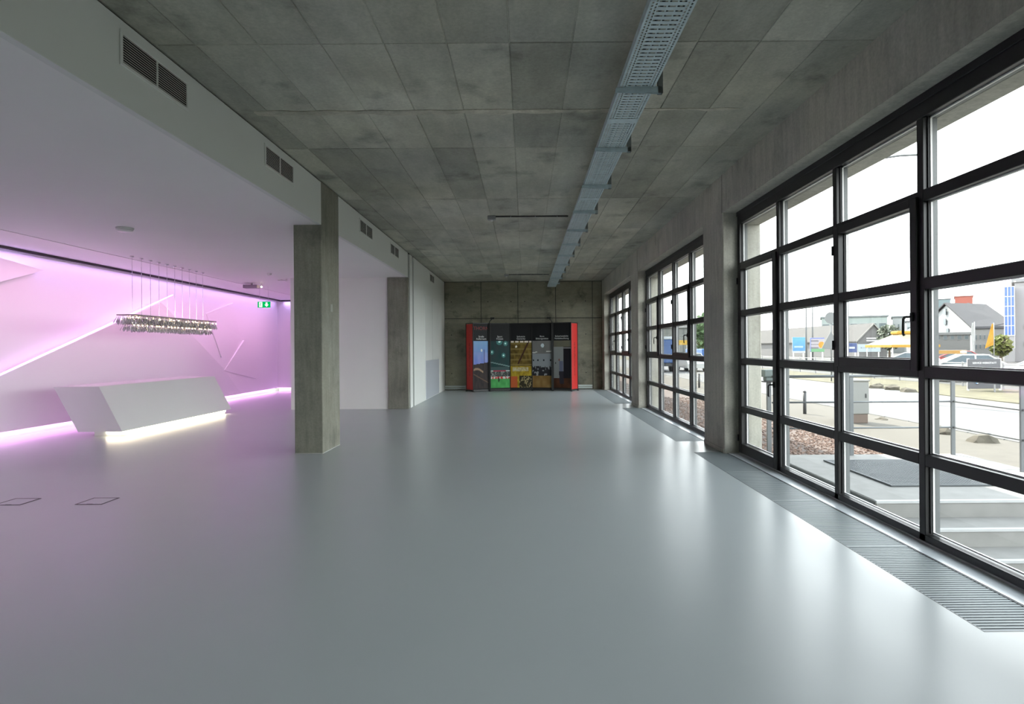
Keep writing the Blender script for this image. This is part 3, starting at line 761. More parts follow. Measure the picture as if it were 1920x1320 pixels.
for (a, b) in ((V[0], V[1]), (V[6], V[7])):
    left = a is V[0]
    d = b - a; n = Vector((d.y, -d.x, 0)).normalized()
    if n.y > 0: n = -n
    cp = MB().hull([a + UP * ZB, b + UP * ZB, b + UP * (ZT - .02), a + UP * (ZT - .02)], [a - n * .02 + UP * ZB, b - n * .02 + UP * ZB, b - n * .02 + UP * (ZT - .02), a - n * .02 + UP * (ZT - .02)]).build('end_cap', mat('cap_red', (.50, .025, .022), .4), dw)
    mid = (a + b) / 2 + n * .003
    text('cap_lettering', 'www.thornlighting.de', .135, M_td, mid + UP * 1.12, (0, 0, 1), -d if left else -d, cp)
# frame posts, feet, back lattice and lamps
for i, v in enumerate(V):
    big = i in (2, 5)
    r = .042 if big else .014
    MB().bbox(v.x - r, v.x + r, v.y - (.05 if big else .02), v.y + .02, 0.012, ZT, .004).build('post', M_black, dw)
    MB().tube((v.x, v.y, 0), (v.x, v.y, .015), .04, 12).build('foot', M_black, dw, True)
for k in range(7):
    a, b = V[k], V[k + 1]; d = (b - a).normalized(); n = Vector((-d.y, d.x, 0))
    for (za, zb) in ((.02, ZB), (ZT - .01, ZT + .015)):
        MB().hull([a + UP * za + n * .02, b + UP * za + n * .02, b + UP * zb + n * .02, a + UP * zb + n * .02], [a + UP * za - n * .02, b + UP * za - n * .02, b + UP * zb - n * .02, a + UP * zb - n * .02]).build('rail', M_black, dw)
for i, s_ in ((2, 1), (5, -1)):
    v = V[i]
    la = MB().path([v + UP * ZT, v + Vector((.02 * s_, -.06, ZT + .07)), v + Vector((.13 * s_, -.26, ZT + .16))], .014, 8).build('lamp_arm', M_black, dw, True)
    MB().bbox(v.x + .13 * s_ - .07, v.x + .13 * s_ + .07, v.y - .34, v.y - .22, ZT + .135, ZT + .195, .006).build('spot_head', M_black, dw)

# ================================================================== outside
ZG = -0.45
M_asph = mat('asphalt', (.11, .11, .107), .85, var=.12, scale=2.5)
M_pave = mat('pavement', (.092, .083, .066), .9, var=.12, scale=3)
M_verge = mat('verge_soil', (.095, .085, .045), .95, var=.35, scale=1.6)
M_ground = mat('ground', (.085, .083, .076), .95, var=.15, scale=.4)
M_stepc = mat('step_concrete', (.235, .232, .22), .85, var=.12, scale=5)
M_nose = mat('step_nosing', (.40, .41, .41), .6, var=.05, scale=8)
gr = struct(MB().box(XO, 260, -120, 400, ZG - .6, ZG - .02).build('ground', M_ground), 'ground outside the windows')
MB().box(-260, XO, 52, 400, ZG - .6, ZG - .02).build('yard', M_ground, gr)
struct(MB().box(6.3, 9.5, -60, 200, ZG - .1, ZG + .06).build('pavement', M_pave), 'sandy pavement along the street outside')
struct(MB().box(9.52, 16.2, -60, 300, ZG - .1, ZG).build('road', M_asph), 'pale sunlit street outside the windows')
struct(MB().box(16.25, 21.0, -60, 300, ZG - .1, ZG + .02).build('verge', M_verge), 'dry grassy verge on the far side of the street')
kerb = thing('kerb', 'row of kerb stones between pavement and street', 'kerb', (9.55, 0, ZG))
km = MB().bbox(0, .12, .01, .99, -.1, .075, .012).mesh('kerb_stone', mat('kerb_stone', (.12, .12, .115), .85, rand=.1))
for i in range(2, 60): link('kerb_stone', km, kerb, (-.03, i, 0))
# gravel bed next to the wall
gb = MB().box(XO, 6.25, 8.46, 52, ZG - .1, -.26).build('gravel_bed', mat('gravel_soil', (.12, .09, .075), .95, var=.2, scale=14))
struct(gb, 'gravel bed along the building beside the landing')
rg = random.Random(21); mb = MB()
pv, pf = icosphere(1, 1)
for i in range(5200):
    y = 8.55 + 12.5 * rg.random() ** 1.7; x = XO + .07 + rg.random() * 2.80; r = rg.uniform(.018, .04)
    sx, sy, sz = rg.uniform(.7, 1.3) * r, rg.uniform(.7, 1.3) * r, rg.uniform(.5, .9) * r; a = rg.random() * 6.3; ca, sa = math.cos(a), math.sin(a)
    if (x - 3.59) ** 2 + (y - 8.9) ** 2 < .012: continue
    bvs = [(-1, -.6, -.5), (1, -.5, -.5), (.9, .7, -.5), (-.8, .8, -.5), (-.5, -.4, .8), (.6, -.3, .7), (.4, .5, .9), (-.4, .4, .75)]
    mb.add([(x + (q[0] * sx * ca - q[1] * sy * sa), y + (q[0] * sx * sa + q[1] * sy * ca), -.255 + q[2] * sz) for q in bvs], [(4, 5, 6, 7), (0, 1, 5, 4), (1, 2, 6, 5), (2, 3, 7, 6), (3, 0, 4, 7)])
o = mb.build('gravel', mat('gravel_stone', (.20, .135, .105), .9, var=.4, scale=16)); o['kind'] = 'stuff'; o['label'] = 'loose reddish gravel along the outer wall'; o['category'] = 'gravel'
# landing, steps, mat
st = thing('entrance_steps', 'grey concrete entrance landing and steps outside the glass door', 'steps', (3.4, 5.9, -.02))
def S(x0, x1, y0, y1, z0, z1): return (x0 - 3.4, x1 - 3.4, y0 - 5.9, y1 - 5.9, z0 + .02, z1 + .02)
MB().bbox(*S(3.42, 6.1, 5.9, 8.45, -.7, -.02), .01).build('landing', M_stepc, st)
MB().bbox(*S(3.36, 3.40, 5.9, 8.45, -.7, -.05), .004).build('drain_edge', mat('drain_edge', (.16, .18, .19), .5), st)
for i, (ya, yb) in enumerate([(5.52, 5.9), (5.17, 5.52), (4.82, 5.17), (4.47, 4.82)]):
    z = -.02 - .165 * (i + 1)
    MB().bbox(*S(3.42, 6.1, ya, yb, -1.2, z), .006).build('step', M_stepc, st)
for i, y in enumerate((5.9, 5.52, 5.17, 4.82)):
    z = -.02 - .165 * i
    MB().bbox(*S(3.42, 6.1, y - .012, y + .03, z - .025, z + .003), .003).build('nosing', M_nose, st)
dm = thing('door_mat', 'dark steel grating mat set in the landing', 'door mat', (3.92, 6.48, -.018))
MB().bbox(0, 1.5, 0, 1.47, 0, .006, .002).build('mat_bed', mat('mat_bed', (.03, .035, .04), .6), dm)
MB().bbox(0, .02, 0, 1.47, .0, .02, .002).bbox(1.48, 1.5, 0, 1.47, 0, .02, .002).bbox(.02, 1.48, 0, .02, 0, .02, .002).bbox(.02, 1.48, 1.45, 1.47, 0, .02, .002).build('mat_rim', mat('mat_rim', (.09, .10, .105), .6), dm)
mb = MB()
for i in range(46): mb.box(.02, 1.48, .03 + i * .031, .035 + i * .031, .006, .02)
for i in range(46): mb.box(.03 + i * .031, .034 + i * .031, .02, 1.45, .008, .019)
o = mb.build('grating_bars', mat('grating', (.13, .145, .155), .45, .4), dm); o['kind'] = 'stuff'
# railing round the landing
M_rail = mat('rail_steel', (.13, .14, .145), .5, .2)
rl = thing('railing', 'grey steel railing with horizontal rails round the landing', 'railing', (4.5, 8.37, -.02))
for (x, y) in ((4.52, 8.37), (5.93, 8.37), (5.93, 7.2), (5.93, 6.0)):
    MB().bbox(x - 4.5 - .028, x - 4.5 + .028, y - 8.37 - .012, y - 8.37 + .012, 0, 1.11, .003).build('post', M_rail, rl)
for z in (1.10, .74, .38):
    r = .019 if z > 1 else .012
    MB().tube((3.42 - 4.5, 0, z), (5.93 - 4.5, 0, z), r, 8).build('rail', M_rail, rl, True)
    MB().tube((5.93 - 4.5, 0, z), (5.93 - 4.5, 6.0 - 8.37, z), r, 8).build('rail', M_rail, rl, True)
    MB().tube((5.93 - 4.5, 6.0 - 8.37, z), (5.93 - 4.5, 4.5 - 8.37, z - .66), r, 8).build('rail', M_rail, rl, True)
# box on a post beside the door
lb = thing('post_box', 'grey green metal box on a post beside the glass door outside', 'letter box', (3.59, 8.9, -.26))
MB().bbox(-.03, .03, -.02, .02, 0, 1.24, .003).build('post', M_rail, lb)
MB().bbox(-.10, .14, -.09, .09, 1.235, 1.255, .004).build('tray', M_frame, lb)
MB().bbox(-.09, .13, -.075, .075, 1.31, 1.42, .01).bbox(-.06, .10, -.06, .06, 1.255, 1.31, .006).build('box', mat('box_green', (.12, .15, .145), .5), lb)

def rock(name, lab, c, s, seed, group=None):
    v, f = icosphere(1, 2); r = random.Random(seed); ph = [r.uniform(0, 6) for _ in range(6)]
    vv = []
    for x, y, z in v:
        k = 1 + .18 * math.sin(3 * x + ph[0]) + .15 * math.sin(4 * y + ph[1]) + .12 * math.sin(5 * z + ph[2])
        vv.append((x * s[0] * k, y * s[1] * k, max(-.25, z * k) * s[2]))
    o = MB().add(vv, f).build(name, mat('boulder', (.085, .075, .056), .95, var=.3, scale=4, bump=.3)); o.location = c
    return tag(o, lab, 'boulder', group)
RK = [(1850, 834, 'pale boulder lying at the near street edge, largest in view'), (1775, 818, 'pale boulder at the near street edge beside the railing post'), (1660, 791, 'small boulder at the near street edge right of the grey cabinet')]
for i, (px, py, lab) in enumerate(RK):
    dy = py - 653 + ROLL * (px - 985); Y = (CH - ZG) * FPX / dy
    rock('boulder', lab, P(px, py, Y) - Vector((.1, 0, 0)), (.27 - .06 * i, .24 - .05 * i, .24 - .05 * i), i)
FK = ['leftmost', 'second from left', 'third from left', 'fourth from left', 'rightmost']
for i, (px, py) in enumerate([(1585, 722), (1615, 725), (1643, 728), (1673, 731), (1705, 735)]):
    dy = py - 653 + ROLL * (px - 985); Y = (CH - ZG) * FPX / dy
    rock('boulder', FK[i] + ' of the boulders on the far street edge', P(px, py, Y), (.28, .25, .24), 20 + i, 'boulders on the far street edge')
# grey switch cabinet
cb = thing('switch_cabinet', 'pale grey street cabinet on a brown base by the pavement', 'cabinet', (8.0, 14.9, ZG + .06))
MB().bbox(-.10, .36, -.18, .42, 0, .22, .01).build('base', mat('cabinet_base', (.13, .095, .075), .8), cb)
MB().bbox(-.12, .38, -.2, .44, .22, 1.02, .015).build('body', mat('cabinet_grey', (.20, .20, .18), .55), cb)
MB().bbox(-.14, .40, -.22, .46, 1.02, 1.06, .01).build('lid', mat('cabinet_grey', (.20, .20, .18), .55), cb)
MB().box(-.10, .36, -.203, -.2, .25, .99).build('door', mat('cabinet_door', (.18, .185, .175), .5), cb)
MB().bbox(.28, .31, -.22, -.2, .62, .72, .004).build('handle', M_dark, cb)
# bollards
for (px, py0, py1, lab) in ((1509, 735, 776, 'dark round bollard by the pavement seen past the glass door'), (1311, 702, 727, 'dark bollard seen through the middle window')):
    dy = py1 - 653 + ROLL * (px - 985); Y = (CH - ZG - .06) * FPX / dy; q = P(px, py1, Y); h = (py1 - py0) * Y / FPX
    t = thing('bollard', lab, 'bollard', (q.x, Y, ZG + .06))
    MB().tube((0, 0, 0), (0, 0, h), .045, 12).build('post', mat('bollard', (.06, .06, .06), .5), t, True)
    MB().tube((0, 0, h), (0, 0, h + .04), .05, 12, .02).build('cap', mat('bollard', (.06, .06, .06), .5), t, True)

# fence along the car lot
fn = thing('fence', 'wire fence with horizontal rails in front of the car lot', 'fence', (20.6, 20, ZG + .02))
pm_ = MB().bbox(-.03, .03, -.03, .03, 0, 1.15, .004).mesh('post', mat('fence_post', (.22, .22, .22), .5, .3))
for i in range(24): link('post', pm_, fn, (0, i * 2.4 - 6, 0))
for z in (.2, .42, .64, .86, 1.08): MB().tube((0, -6, z), (0, 50, z), .022, 6).build('rail', mat('fence_rail', (.30, .30, .29), .5, .3), fn)

# dark service sign board with two round marks
sb = thing('service_board', 'dark service sign board with car marks on the verge', 'sign', (19.4, 25.5, ZG))
q0 = P(1815, 735, 25.5); q1 = P(1875, 675, 25.5); wd = q1.x - q0.x; ox = q0.x - 19.4
M_sb = mat('board_dark', (.075, .075, .082), .5)
MB().bbox(ox, ox + wd, -.03, .03, .10, 1.36, .01).build('board', M_sb, sb)
for x in (ox + .06, ox + wd + .05): MB().bbox(x - .04, x + .04, .03, .10, 0, 1.38, .005).build('post', mat('board_post', (.5, .5, .48), .6), sb)
M_ww = mat('sign_white', (.8, .8, .8), .6)
text('lettering', 'SERVICE WERKSTATT', .105, M_ww, (ox + wd * .5, -.034, 1.185), (1, 0, 0), (0, 0, 1), sb)
def ring(cx, cz, rx, rz, n=28): return [(cx + rx * math.cos(2 * PI * i / n), cz + rz * math.sin(2 * PI * i / n)) for i in range(n)]
def flat(poly, y, name, m, par): return MB().add([(x, y, z) for x, z in poly], [tuple(range(len(poly)))]).build(name, m, par)
cx, cz = ox + wd * .27, .44
flat(ring(cx, cz, .15, .19), -.032, 'round_mark_rim', mat('mark_black', (.03, .03, .035), .4), sb)
flat(ring(cx, cz, .10, .13), -.034, 'round_mark_field', M_ww, sb)
for s_ in (0, PI):
    flat([(cx, cz)] + [(cx + .10 * math.cos(s_ + t * PI / 2 / 6), cz + .13 * math.sin(s_ + t * PI / 2 / 6)) for t in range(7)], -.036, 'round_mark_quarter', mat('mark_blue', (.10, .35, .75), .4), sb)
cx = ox + wd * .68
flat(ring(cx, cz, .21, .11), -.032, 'oval_mark_rim', M_ww, sb); flat(ring(cx, cz, .195, .096), -.034, 'oval_mark_field', mat('mark_navy', (.03, .06, .26), .4), sb)
text('oval_lettering', 'Ford', .13, M_ww, (cx, -.037, cz), (1, 0, 0), (0, 0, 1), sb)
for (px, lab) in ((1865, 'short grey post standing before the dark service board'),):
    q = P(px, 743, 24.6)
    t = thing('marker_post', lab, 'post', (q.x, 24.6, ZG + .02))
    MB().bbox(-.03, .03, -.02, .02, 0, .62, .004).build('post', mat('fence_post', (.22, .22, .22), .5), t); MB().bbox(-.035, .035, -.025, .025, .62, .66, .004).build('cap', M_ww, t)

# cars in the lot
def car(lab, loc, rz, colr, key, van=False):
    t = thing('car', lab, 'car', loc, 'parked cars in the lot', rz)
    m = mat('car_' + key, colr, .3); W = .86
    prof = [(-2.1, .28), (-2.15, .62), (-1.95, .85), (-1.1, .93), (1.0, .95), (1.9, .92), (2.1, .75), (2.12, .30)]
    MB().hull([(x, -W, z) for x, z in prof], [(x, W, z) for x, z in prof]).build('body', m, t)
    top = [(-1.15, .93), (-.45, 1.40), (.75, 1.42), (1.75, .95)] if not van else [(-1.5, .93), (-1.0, 1.75), (1.95, 1.8), (2.08, .95)]
    MB().hull([(x, -W * (.97 if z < 1 else .78), z) for x, z in top], [(x, W * (.97 if z < 1 else .78), z) for x, z in top]).build('cabin_glass', mat('car_glass', (.05, .07, .08), .1), t)
    rz_ = top[1][1]
    MB().bbox(top[1][0] - .05, top[2][0] + .05, -W * .79, W * .79, rz_ - .03, rz_ + .05, .03).build('roof', m, t)
    for sx in (top[0], top[3]): pass
    for s_ in (-1, 1):
        for (pa, pb) in ((top[0], top[1]), (top[3], top[2])):
            MB().tube((pa[0], s_ * W * .96, pa[1]), (pb[0], s_ * W * .79, pb[1]), .045, 6).build('pillar', m, t)
        MB().tube(((top[1][0] + top[2][0]) / 2, s_ * W * .96, .95), ((top[1][0] + top[2][0]) / 2, s_ * W * .79, rz_), .04, 6).build('pillar', m, t)
        for x in (-1.3, 1.35):
            MB().tube((x, s_ * W * .98, .32), (x, s_ * (W * .98 - .2), .32), .32, 18).build('wheel', M_dark, t, True)
        MB().bbox(-2.17, -2.08, s_ * .62 - .16, s_ * .62 + .16, .60, .76, .02).build('headlight', mat('headlight', (.7, .72, .74), .2), t)
    return t
WH = (.42, .43, .42)
car('white car at the left end of the fenced lot', (24.2, 32.4, ZG), 2.7, WH, 'white')
car('white saloon car parked behind the dark service board', (25.6, 28.4, ZG), 2.9, (.40, .42, .43), 'white2')
car('pale blue grey car parked behind the white saloon', (29.5, 32.6, ZG), 2.9, (.20, .27, .31), 'blue')
car('silver car at the right end of the fenced lot', (24.9, 25.2, ZG), 2.9, (.3, .29, .29), 'silver')
car('white car with dark screen below the yellow tent', (28.4, 43.5, ZG), 2.4, (.38, .40, .4), 'white3')
car('red car at the back of the lot beside the white flag', (37.5, 51.5, ZG), 2.6, (.22, .03, .025), 'red')
car('small white car in the street seen through the middle window', (13.6, 49.5, ZG), 1.57, WH, 'white')

# flags
def flag(lab, px, ptop, Y, colr, key, big):
    q = P(px, 690, Y); zt = P(px, ptop, Y).z
    t = thing('flag', lab, 'flag', (q.x, Y, ZG))
    MB().tube((0, 0, 0), (0, 0, zt - ZG + .1), .04, 8).build('pole', mat('pole_white', (.22, .22, .22), .4), t, True)
    h = zt - ZG; vs = []; n = 7
    for i in range(n):
        u = i / (n - 1); zz = h - u * (2.2 if big else 3.2); wx = (-.15 - .75 * u if big else -.22 - .1 * math.sin(u * 5))
        vs += [(-.04, .0, zz), (wx * .5, .10 * math.sin(u * 6), zz - .12 * u), (wx, .05, zz - .35 * u)]
    fs = []
    for i in range(n - 1):
        for k in range(2): fs.append((3 * i + k, 3 * i + k + 1, 3 * i + k + 4, 3 * i + k + 3))
    o = MB().add(vs, fs).build('cloth', mat('flag_' + key, colr, .8), t); s = o.modifiers.new('s', 'SOLIDIFY'); s.thickness = .02
flag('drooping yellow flag on a thin pole before the grey house', 1864, 607, 62, (.34, .17, .012), 'yellow', True)
flag('furled white flag on a tall pole before the grey house', 1828, 605, 62, (.28, .28, .27), 'white', False)

# tent
tn = thing('tent', 'cream and yellow pyramid tent in the car lot', 'tent', P(1690, 690, 58) * 1)
tn.location.z = ZG
k = 58 / FPX
MB().add([(-2.2, -2.2, 2.0), (2.2, -2.2, 2.0), (2.2, 2.2, 2.0), (-2.2, 2.2, 2.0), (-.5, -.5, 3.0), (.5, -.5, 3.0), (.5, .5, 3.0), (-.5, .5, 3.0)], [(0, 1, 5, 4), (1, 2, 6, 5), (2, 3, 7, 6), (3, 0, 4, 7), (4, 5, 6, 7), (3, 2, 1, 0)]).build('canopy', mat('tent_cream', (.30, .27, .18), .8), tn)
MB().box(-2.22, 2.22, -2.24, -2.2, 1.78, 2.02).box(-2.24, -2.2, -2.2, 2.2, 1.78, 2.02).box(2.2, 2.24, -2.2, 2.2, 1.78, 2.02).build('valance', mat('tent_yellow', (.34, .19, .02), .8), tn)
MB().bbox(-.7, .9, -.6, .6, 3.0, 3.35, .1).build('crown', mat('tent_yellow', (.34, .19, .02), .8), tn)
for x in (-2.1, 2.1):
    for y in (-2.1, 2.1): MB().tube((x, y, 0), (x, y, 2.0), .04, 8).build('pole', M_ww, tn)

# billboards on the fence side
def board(name, lab, px0, px1, py0, py1, Y, fn_, nx=24, ny=18):
    a = P(px0, py1, Y); b = P(px1, py0, Y); w_ = b.x - a.x; h = b.z - a.z
    t = thing(name, lab, 'billboard', (a.x, Y, ZG))
    z0 = a.z - ZG
    MB().bbox(0, w_, 0, .08, z0, z0 + h, .01).build('panel', mat('board_back', (.3, .3, .3), .6), t)
    raster('print', fn_, nx, ny, (.02, -.004, z0 + .02), (w_ - .04, 0, 0), (0, 0, h - .04), M_board, t, .62)
    for x in (.15, w_ - .15): MB().bbox(x - .05, x + .05, .08, .18, 0, z0 + h, .005).build('post', mat('board_post', (.5, .5, .48), .6), t)
def bl(u, v):
    c = mixc((.10, .25, .68), (.12, .42, .70), v)
    if v < .13: return (.62, .66, .7)
    if .33 < v < .42 and .12 < u < .85: return (.45, .58, .72)
    return mixc(c, (.3, .55, .8), .4 * nz(u, v, 6))
def cl_(u, v):
    if u < .06 or v > .93: return (.12, .18, .55)
    if (u - .78) ** 2 + (v - .5) ** 2 * .8 < .045: return mixc((.62, .26, .03), (.7, .45, .1), nz(u, v, 12))
    if v < .2: return (.20, .42, .22)
    if int(v * 12) % 3 == 0 and u < .6: return (.22, .20, .22)
    return (.48, .44, .46)
def nv(u, v): return (.55, .56, .6) if .4 < v < .6 and .2 < u < .8 else (.09, .12, .26)
def pl(u, v): return (.25, .3, .32) if .42 < v < .62 and (u * 17) % 2 < 1.2 and .12 < u < .8 else (.45, .52, .54)
board('billboard', 'bright blue billboard by the car lot', 1486, 1510, 632, 662, 60, bl)
board('billboard', 'colourful billboard with orange figure shape beside the blue one', 1519, 1546, 633, 660, 60, cl_)
board('billboard', 'navy blue sign board left of the grey gabled shed', 1588, 1607, 643, 661, 72, nv)
board('billboard', 'pale long banner on the grey gabled shed', 1608, 1651, 645, 660, 72, pl)
board('billboard', 'orange wooden hoarding with a round mark behind the white cars', 1752, 1813, 656, 664, 48, lambda u, v: (.8, .8, .8) if (u - .9) ** 2 * 8 + (v - .5) ** 2 < .12 else mixc((.46, .24, .06), (.5, .3, .10), nz(u, v, 14)))

# street furniture
def lamp(lab, px, Y, ztop, arm):
    q = P(px, 690, Y); t = thing('street_lamp', lab, 'street lamp', (q.x, Y, ZG))
    m = mat('lamp_steel', (.085, .09, .09), .6)
    MB().tube((0, 0, 0), (0, 0, ztop), .09, 10, .05).build('pole', m, t, True)
    MB().path([(0, 0, ztop), (arm * .3, 0, ztop - .03), (arm, 0, ztop - .25 if arm < -2 else ztop + .1)], .035, 8).build('arm', m, t, True)
    e = 1 if arm > 0 else -1
    MB().bbox(arm - .1, arm + .45 * e if e > 0 else arm + .3, -.1, .1, (ztop - .3 if arm < -2 else ztop + .05), (ztop - .2 if arm < -2 else ztop + .15), .02).build('head', mat('lamp_head', (.08, .085, .085), .6), t)
q = P(1716, 290, 20)
lamp('tall street lamp whose long arm reaches over the street by the window head', 1729, 20, q.z - ZG, -2.3)
lamp('pale lamp mast beside the blue billboard, left of two', 1512, 56, P(1512, 572, 56).z - ZG, .8)
lamp('pale lamp mast beside the colourful billboard, right of two', 1524, 62, P(1524, 566, 62).z - ZG, -.8)
ts = thing('traffic_sign', 'back of a round and a triangular traffic sign on one pole', 'traffic sign', (P(1558, 690, 33).x, 33, ZG))
cz1 = P(1556, 596, 33).z - ZG; cz2 = P(1556, 640, 33).z - ZG
M_sgn = mat('sign_back', (.13, .135, .135), .5, .3)
MB().tube((.05, .05, 0), (.05, .05, cz1 + .3), .035, 8).build('pole', M_sgn, ts, True)
MB().tube((0, -.02, cz1), (0, 0, cz1), .32, 28).build('round_plate', M_sgn, ts)
MB().prism([(-.52, cz2 - .4), (.52, cz2 - .4), (0, cz2 + .55)], 'y', -.02, 0).build('triangle_plate', M_sgn, ts)

# ------------------------------------------------------------------ far buildings
M_slate = mat('roof_grey', (.075, .072, .068), .9, var=.08, scale=.6)
def gable_shed(lab, pl_, pr_, apex, yb, Y, depth, wallc, key):
    a = P(pl_[0], pl_[1], Y); b = P(pr_[0], pr_[1], Y); c = P(apex[0], apex[1], Y)
    t = thing('shed', lab, 'building', (a.x, Y, ZG))
    w_ = b.x - a.x; ze = (a.z + b.z) / 2 - ZG; zr = c.z - ZG; xr = c.x - a.x
    MB().prism([(0, 0), (w_, 0), (w_, ze), (xr, zr), (0, ze)], 'y', 0, depth).build('walls', mat('wall_' + key, wallc, .8), t)
    th = .18
    for (x1_, x2_) in ((-.4, xr), (w_ + .4, xr)):
        z1_ = ze - (zr - ze) * .4 / (w_ / 2)
        MB().hull([(x1_, -.35, z1_), (x2_, -.35, zr), (x2_, depth + .3, zr), (x1_, depth + .3, z1_)], [(x1_, -.35, z1_ + th), (x2_, -.35, zr + th), (x2_, depth + .3, zr + th), (x1_, depth + .3, z1_ + th)]).build('roof', M_slate, t)
        MB().hull([(x1_, -.42, z1_ - .05), (x2_, -.42, zr - .05), (x2_, -.42, zr + th), (x1_, -.42, z1_ + th)], [(x1_, -.36, z1_ - .05), (x2_, -.36, zr - .05), (x2_, -.36, zr + th), (x1_, -.36, z1_ + th)]).build('barge_board', mat('barge', (.22, .21, .19), .7), t)
    return t, w_, ze, zr
t, w_, ze, zr = gable_shed('grey gabled shed behind the car lot', (1608, 637), (1663, 636), (1636, 608), 690, 96, 44, (.155, .15, .145), 'shed')
for i in range(2): MB().box(w_ * .30, w_ * .72, -.05, 0, ze + .1 - i * .38, ze + .28 - i * .38).build('louvre', M_ww, t)
t, w2_, ze2, zr2 = gable_shed('long grey roofed shed left of the billboards', (1545, 638), (1590, 637), (1567, 611), 690, 118, 90, (.13, .127, .12), 'shed2')

def block(lab, px0, px1, ptop, Y, depth, wallc, key, wins, roofc=None, rows=None):
    # the front is square to the line of sight, the depth runs away from it
    a = P(px0, ptop, Y); ph = math.atan2(a.x, Y); t1 = P(px1, ptop, 1).x; cp_, sp_ = math.cos(ph), math.sin(ph)
    w_ = (t1 * Y - a.x) / (cp_ + t1 * sp_); h = a.z - ZG
    wallc = tuple(.55 * q for q in wallc); roofc = tuple(.5 * q for q in (roofc or (.2, .2, .2)))
    t = thing('building', lab, 'building', (a.x, Y, ZG), None, -ph)
    MB().box(0, w_, 0, depth, 0, h).build('walls', mat('wall_' + key, wallc, .8), t)
    MB().bbox(-.3, w_ + .3, -.3, depth + .3, h, h + .45, .05).build('roof_edge', mat('roofedge_' + key, roofc, .7), t)
    nx, ny, fw, fh, z0, z1 = wins
    wm = mat('far_glass', (.06, .08, .085), .3)
    for j in range(ny):
        for i in range(nx):
            cx_ = w_ * (i + .5) / nx; cz_ = z0 + (z1 - z0) * (j + .5) / ny
            ww = w_ / nx * fw; hh = (z1 - z0) / ny * fh
            f_ = MB().box(cx_ - ww / 2, cx_ + ww / 2, -.08, .0, cz_ - hh / 2, cz_ + hh / 2).build('window', mat('far_frame', (.26, .27, .26), .6), t)
            MB().box(cx_ - ww * .45, cx_ + ww * .45, -.1, -.08, cz_ - hh * .43, cz_ + hh * .43).build('pane', wm, f_)
    return t, w_, h
h150 = P(1600, 596, 165).z - ZG
block('long pale green office block with a band of windows, behind the sheds', 1540, 1664, 597, 165, 14, (.40, .46, .43), 'office', (7, 2, .8, .6, h150 - 8.5, h150 - .8), (.24, .26, .26))
block('white end block of the long office with small windows', 1673, 1697, 596, 164, 16, (.48, .5, .49), 'office_end', (3, 2, .35, .5, h150 - 8.5, h150 - .8), (.2, .22, .22))
block('low white flat building beside the office end block', 1699, 1730, 604, 196, 16, (.50, .52, .52), 'low_white', (3, 3, .5, .4, 2.5, P(1700, 604, 196).z - ZG - 1))
block('orange red tower block behind the white house', 1790, 1824, 557, 300, 20, (.44, .13, .09), 'tower', (2, 3, .3, .35, 12, 24), (.35, .12, .08))
block('teal grey tower block left of the orange one', 1758, 1782, 562, 330, 20, (.22, .30, .31), 'tower2', (4, 3, .5, .35, 10, 22))
block('low grey annexe with garage doors below the white gable', 1740, 1819, 629, 98, 4, (.28, .275, .26), 'annexe', (6, 1, .55, .5, 2.4, 4.0), (.3, .3, .29))
# white house with dark roof: gable turned to the left, long slope to the street
H = thing('house', 'white gabled house with a large dark grey roof', 'house', P(1800, 690, 118)); H.location.z = ZG
HL = Vector(H.location)
def h(px, py, Y): return P(px, py, Y) - HL
g0, g1, ap = h(1728, 618, 132), h(1823, 617, 112), h(1775, 572, 122)
r1 = h(1849, 574, 140); e1 = h(1888, 603, 130); g1b = Vector((g1.x, g1.y, 0)); g0b = Vector((g0.x, g0.y, 0)); e1b = Vector((e1.x, e1.y, 0))
bk = Vector((10, 22, 0))
MB().add([g0b, g1b, g1, ap, g0, e1b, e1, r1, e1b + bk, e1 + bk, g0b + bk, g0 + bk], [(0, 1, 2, 3, 4), (1, 5, 6, 2), (5, 8, 9, 6), (8, 10, 11, 9), (10, 0, 4, 11), (2, 6, 7, 3), (6, 9, 7), (9, 11, 4, 3, 7)]).build('walls', mat('house_white', (.26, .27, .265), .8), H)
off = Vector((-.3, -.6, .25))
rr = [g1 + Vector((-.4, -.9, -.35)), e1 + Vector((.4, -.7, -.3)), r1 + Vector((0, 0, .25)), ap + Vector((-.5, 0, .25))]
MB().hull([v + Vector((0, 0, .25)) for v in rr], rr).build('roof', mat('house_roof', (.040, .038, .040), .9, var=.15, scale=.7), H)
rb_ = [g0 + Vector((-.4, .4, -.2)), ap + Vector((-.5, 0, .25)), r1 + Vector((0, 0, .25)), e1 + bk]
MB().hull([v + Vector((0, 0, .25)) for v in rb_], rb_).build('roof', mat('house_roof', (.040, .038, .040), .9, var=.15, scale=.7), H)
du = (g1 - g0).normalized(); nn = Vector((du.y, -du.x, 0)).normalized(); nn = -nn if nn.y > 0 else nn
for (fx, z) in ((.50, 7.6), (.50, 5.6), (.30, 3.6), (.55, 3.6)):
    c = g0 + (g1 - g0) * fx; c.z = z + .5
    du2 = Vector((du.x, du.y, 0)).normalized()
    MB().hull([c - du2 * .5 + nn * .06, c + du2 * .5 + nn * .06, c + du2 * .5 + nn * .06 + UP * 1.2, c - du2 * .5 + nn * .06 + UP * 1.2], [c - du2 * .5 - nn * .05, c + du2 * .5 - nn * .05, c + du2 * .5 - nn * .05 + UP * 1.2, c - du2 * .5 - nn * .05 + UP * 1.2]).build('window', mat('far_glass', (.06, .08, .085), .3), H)
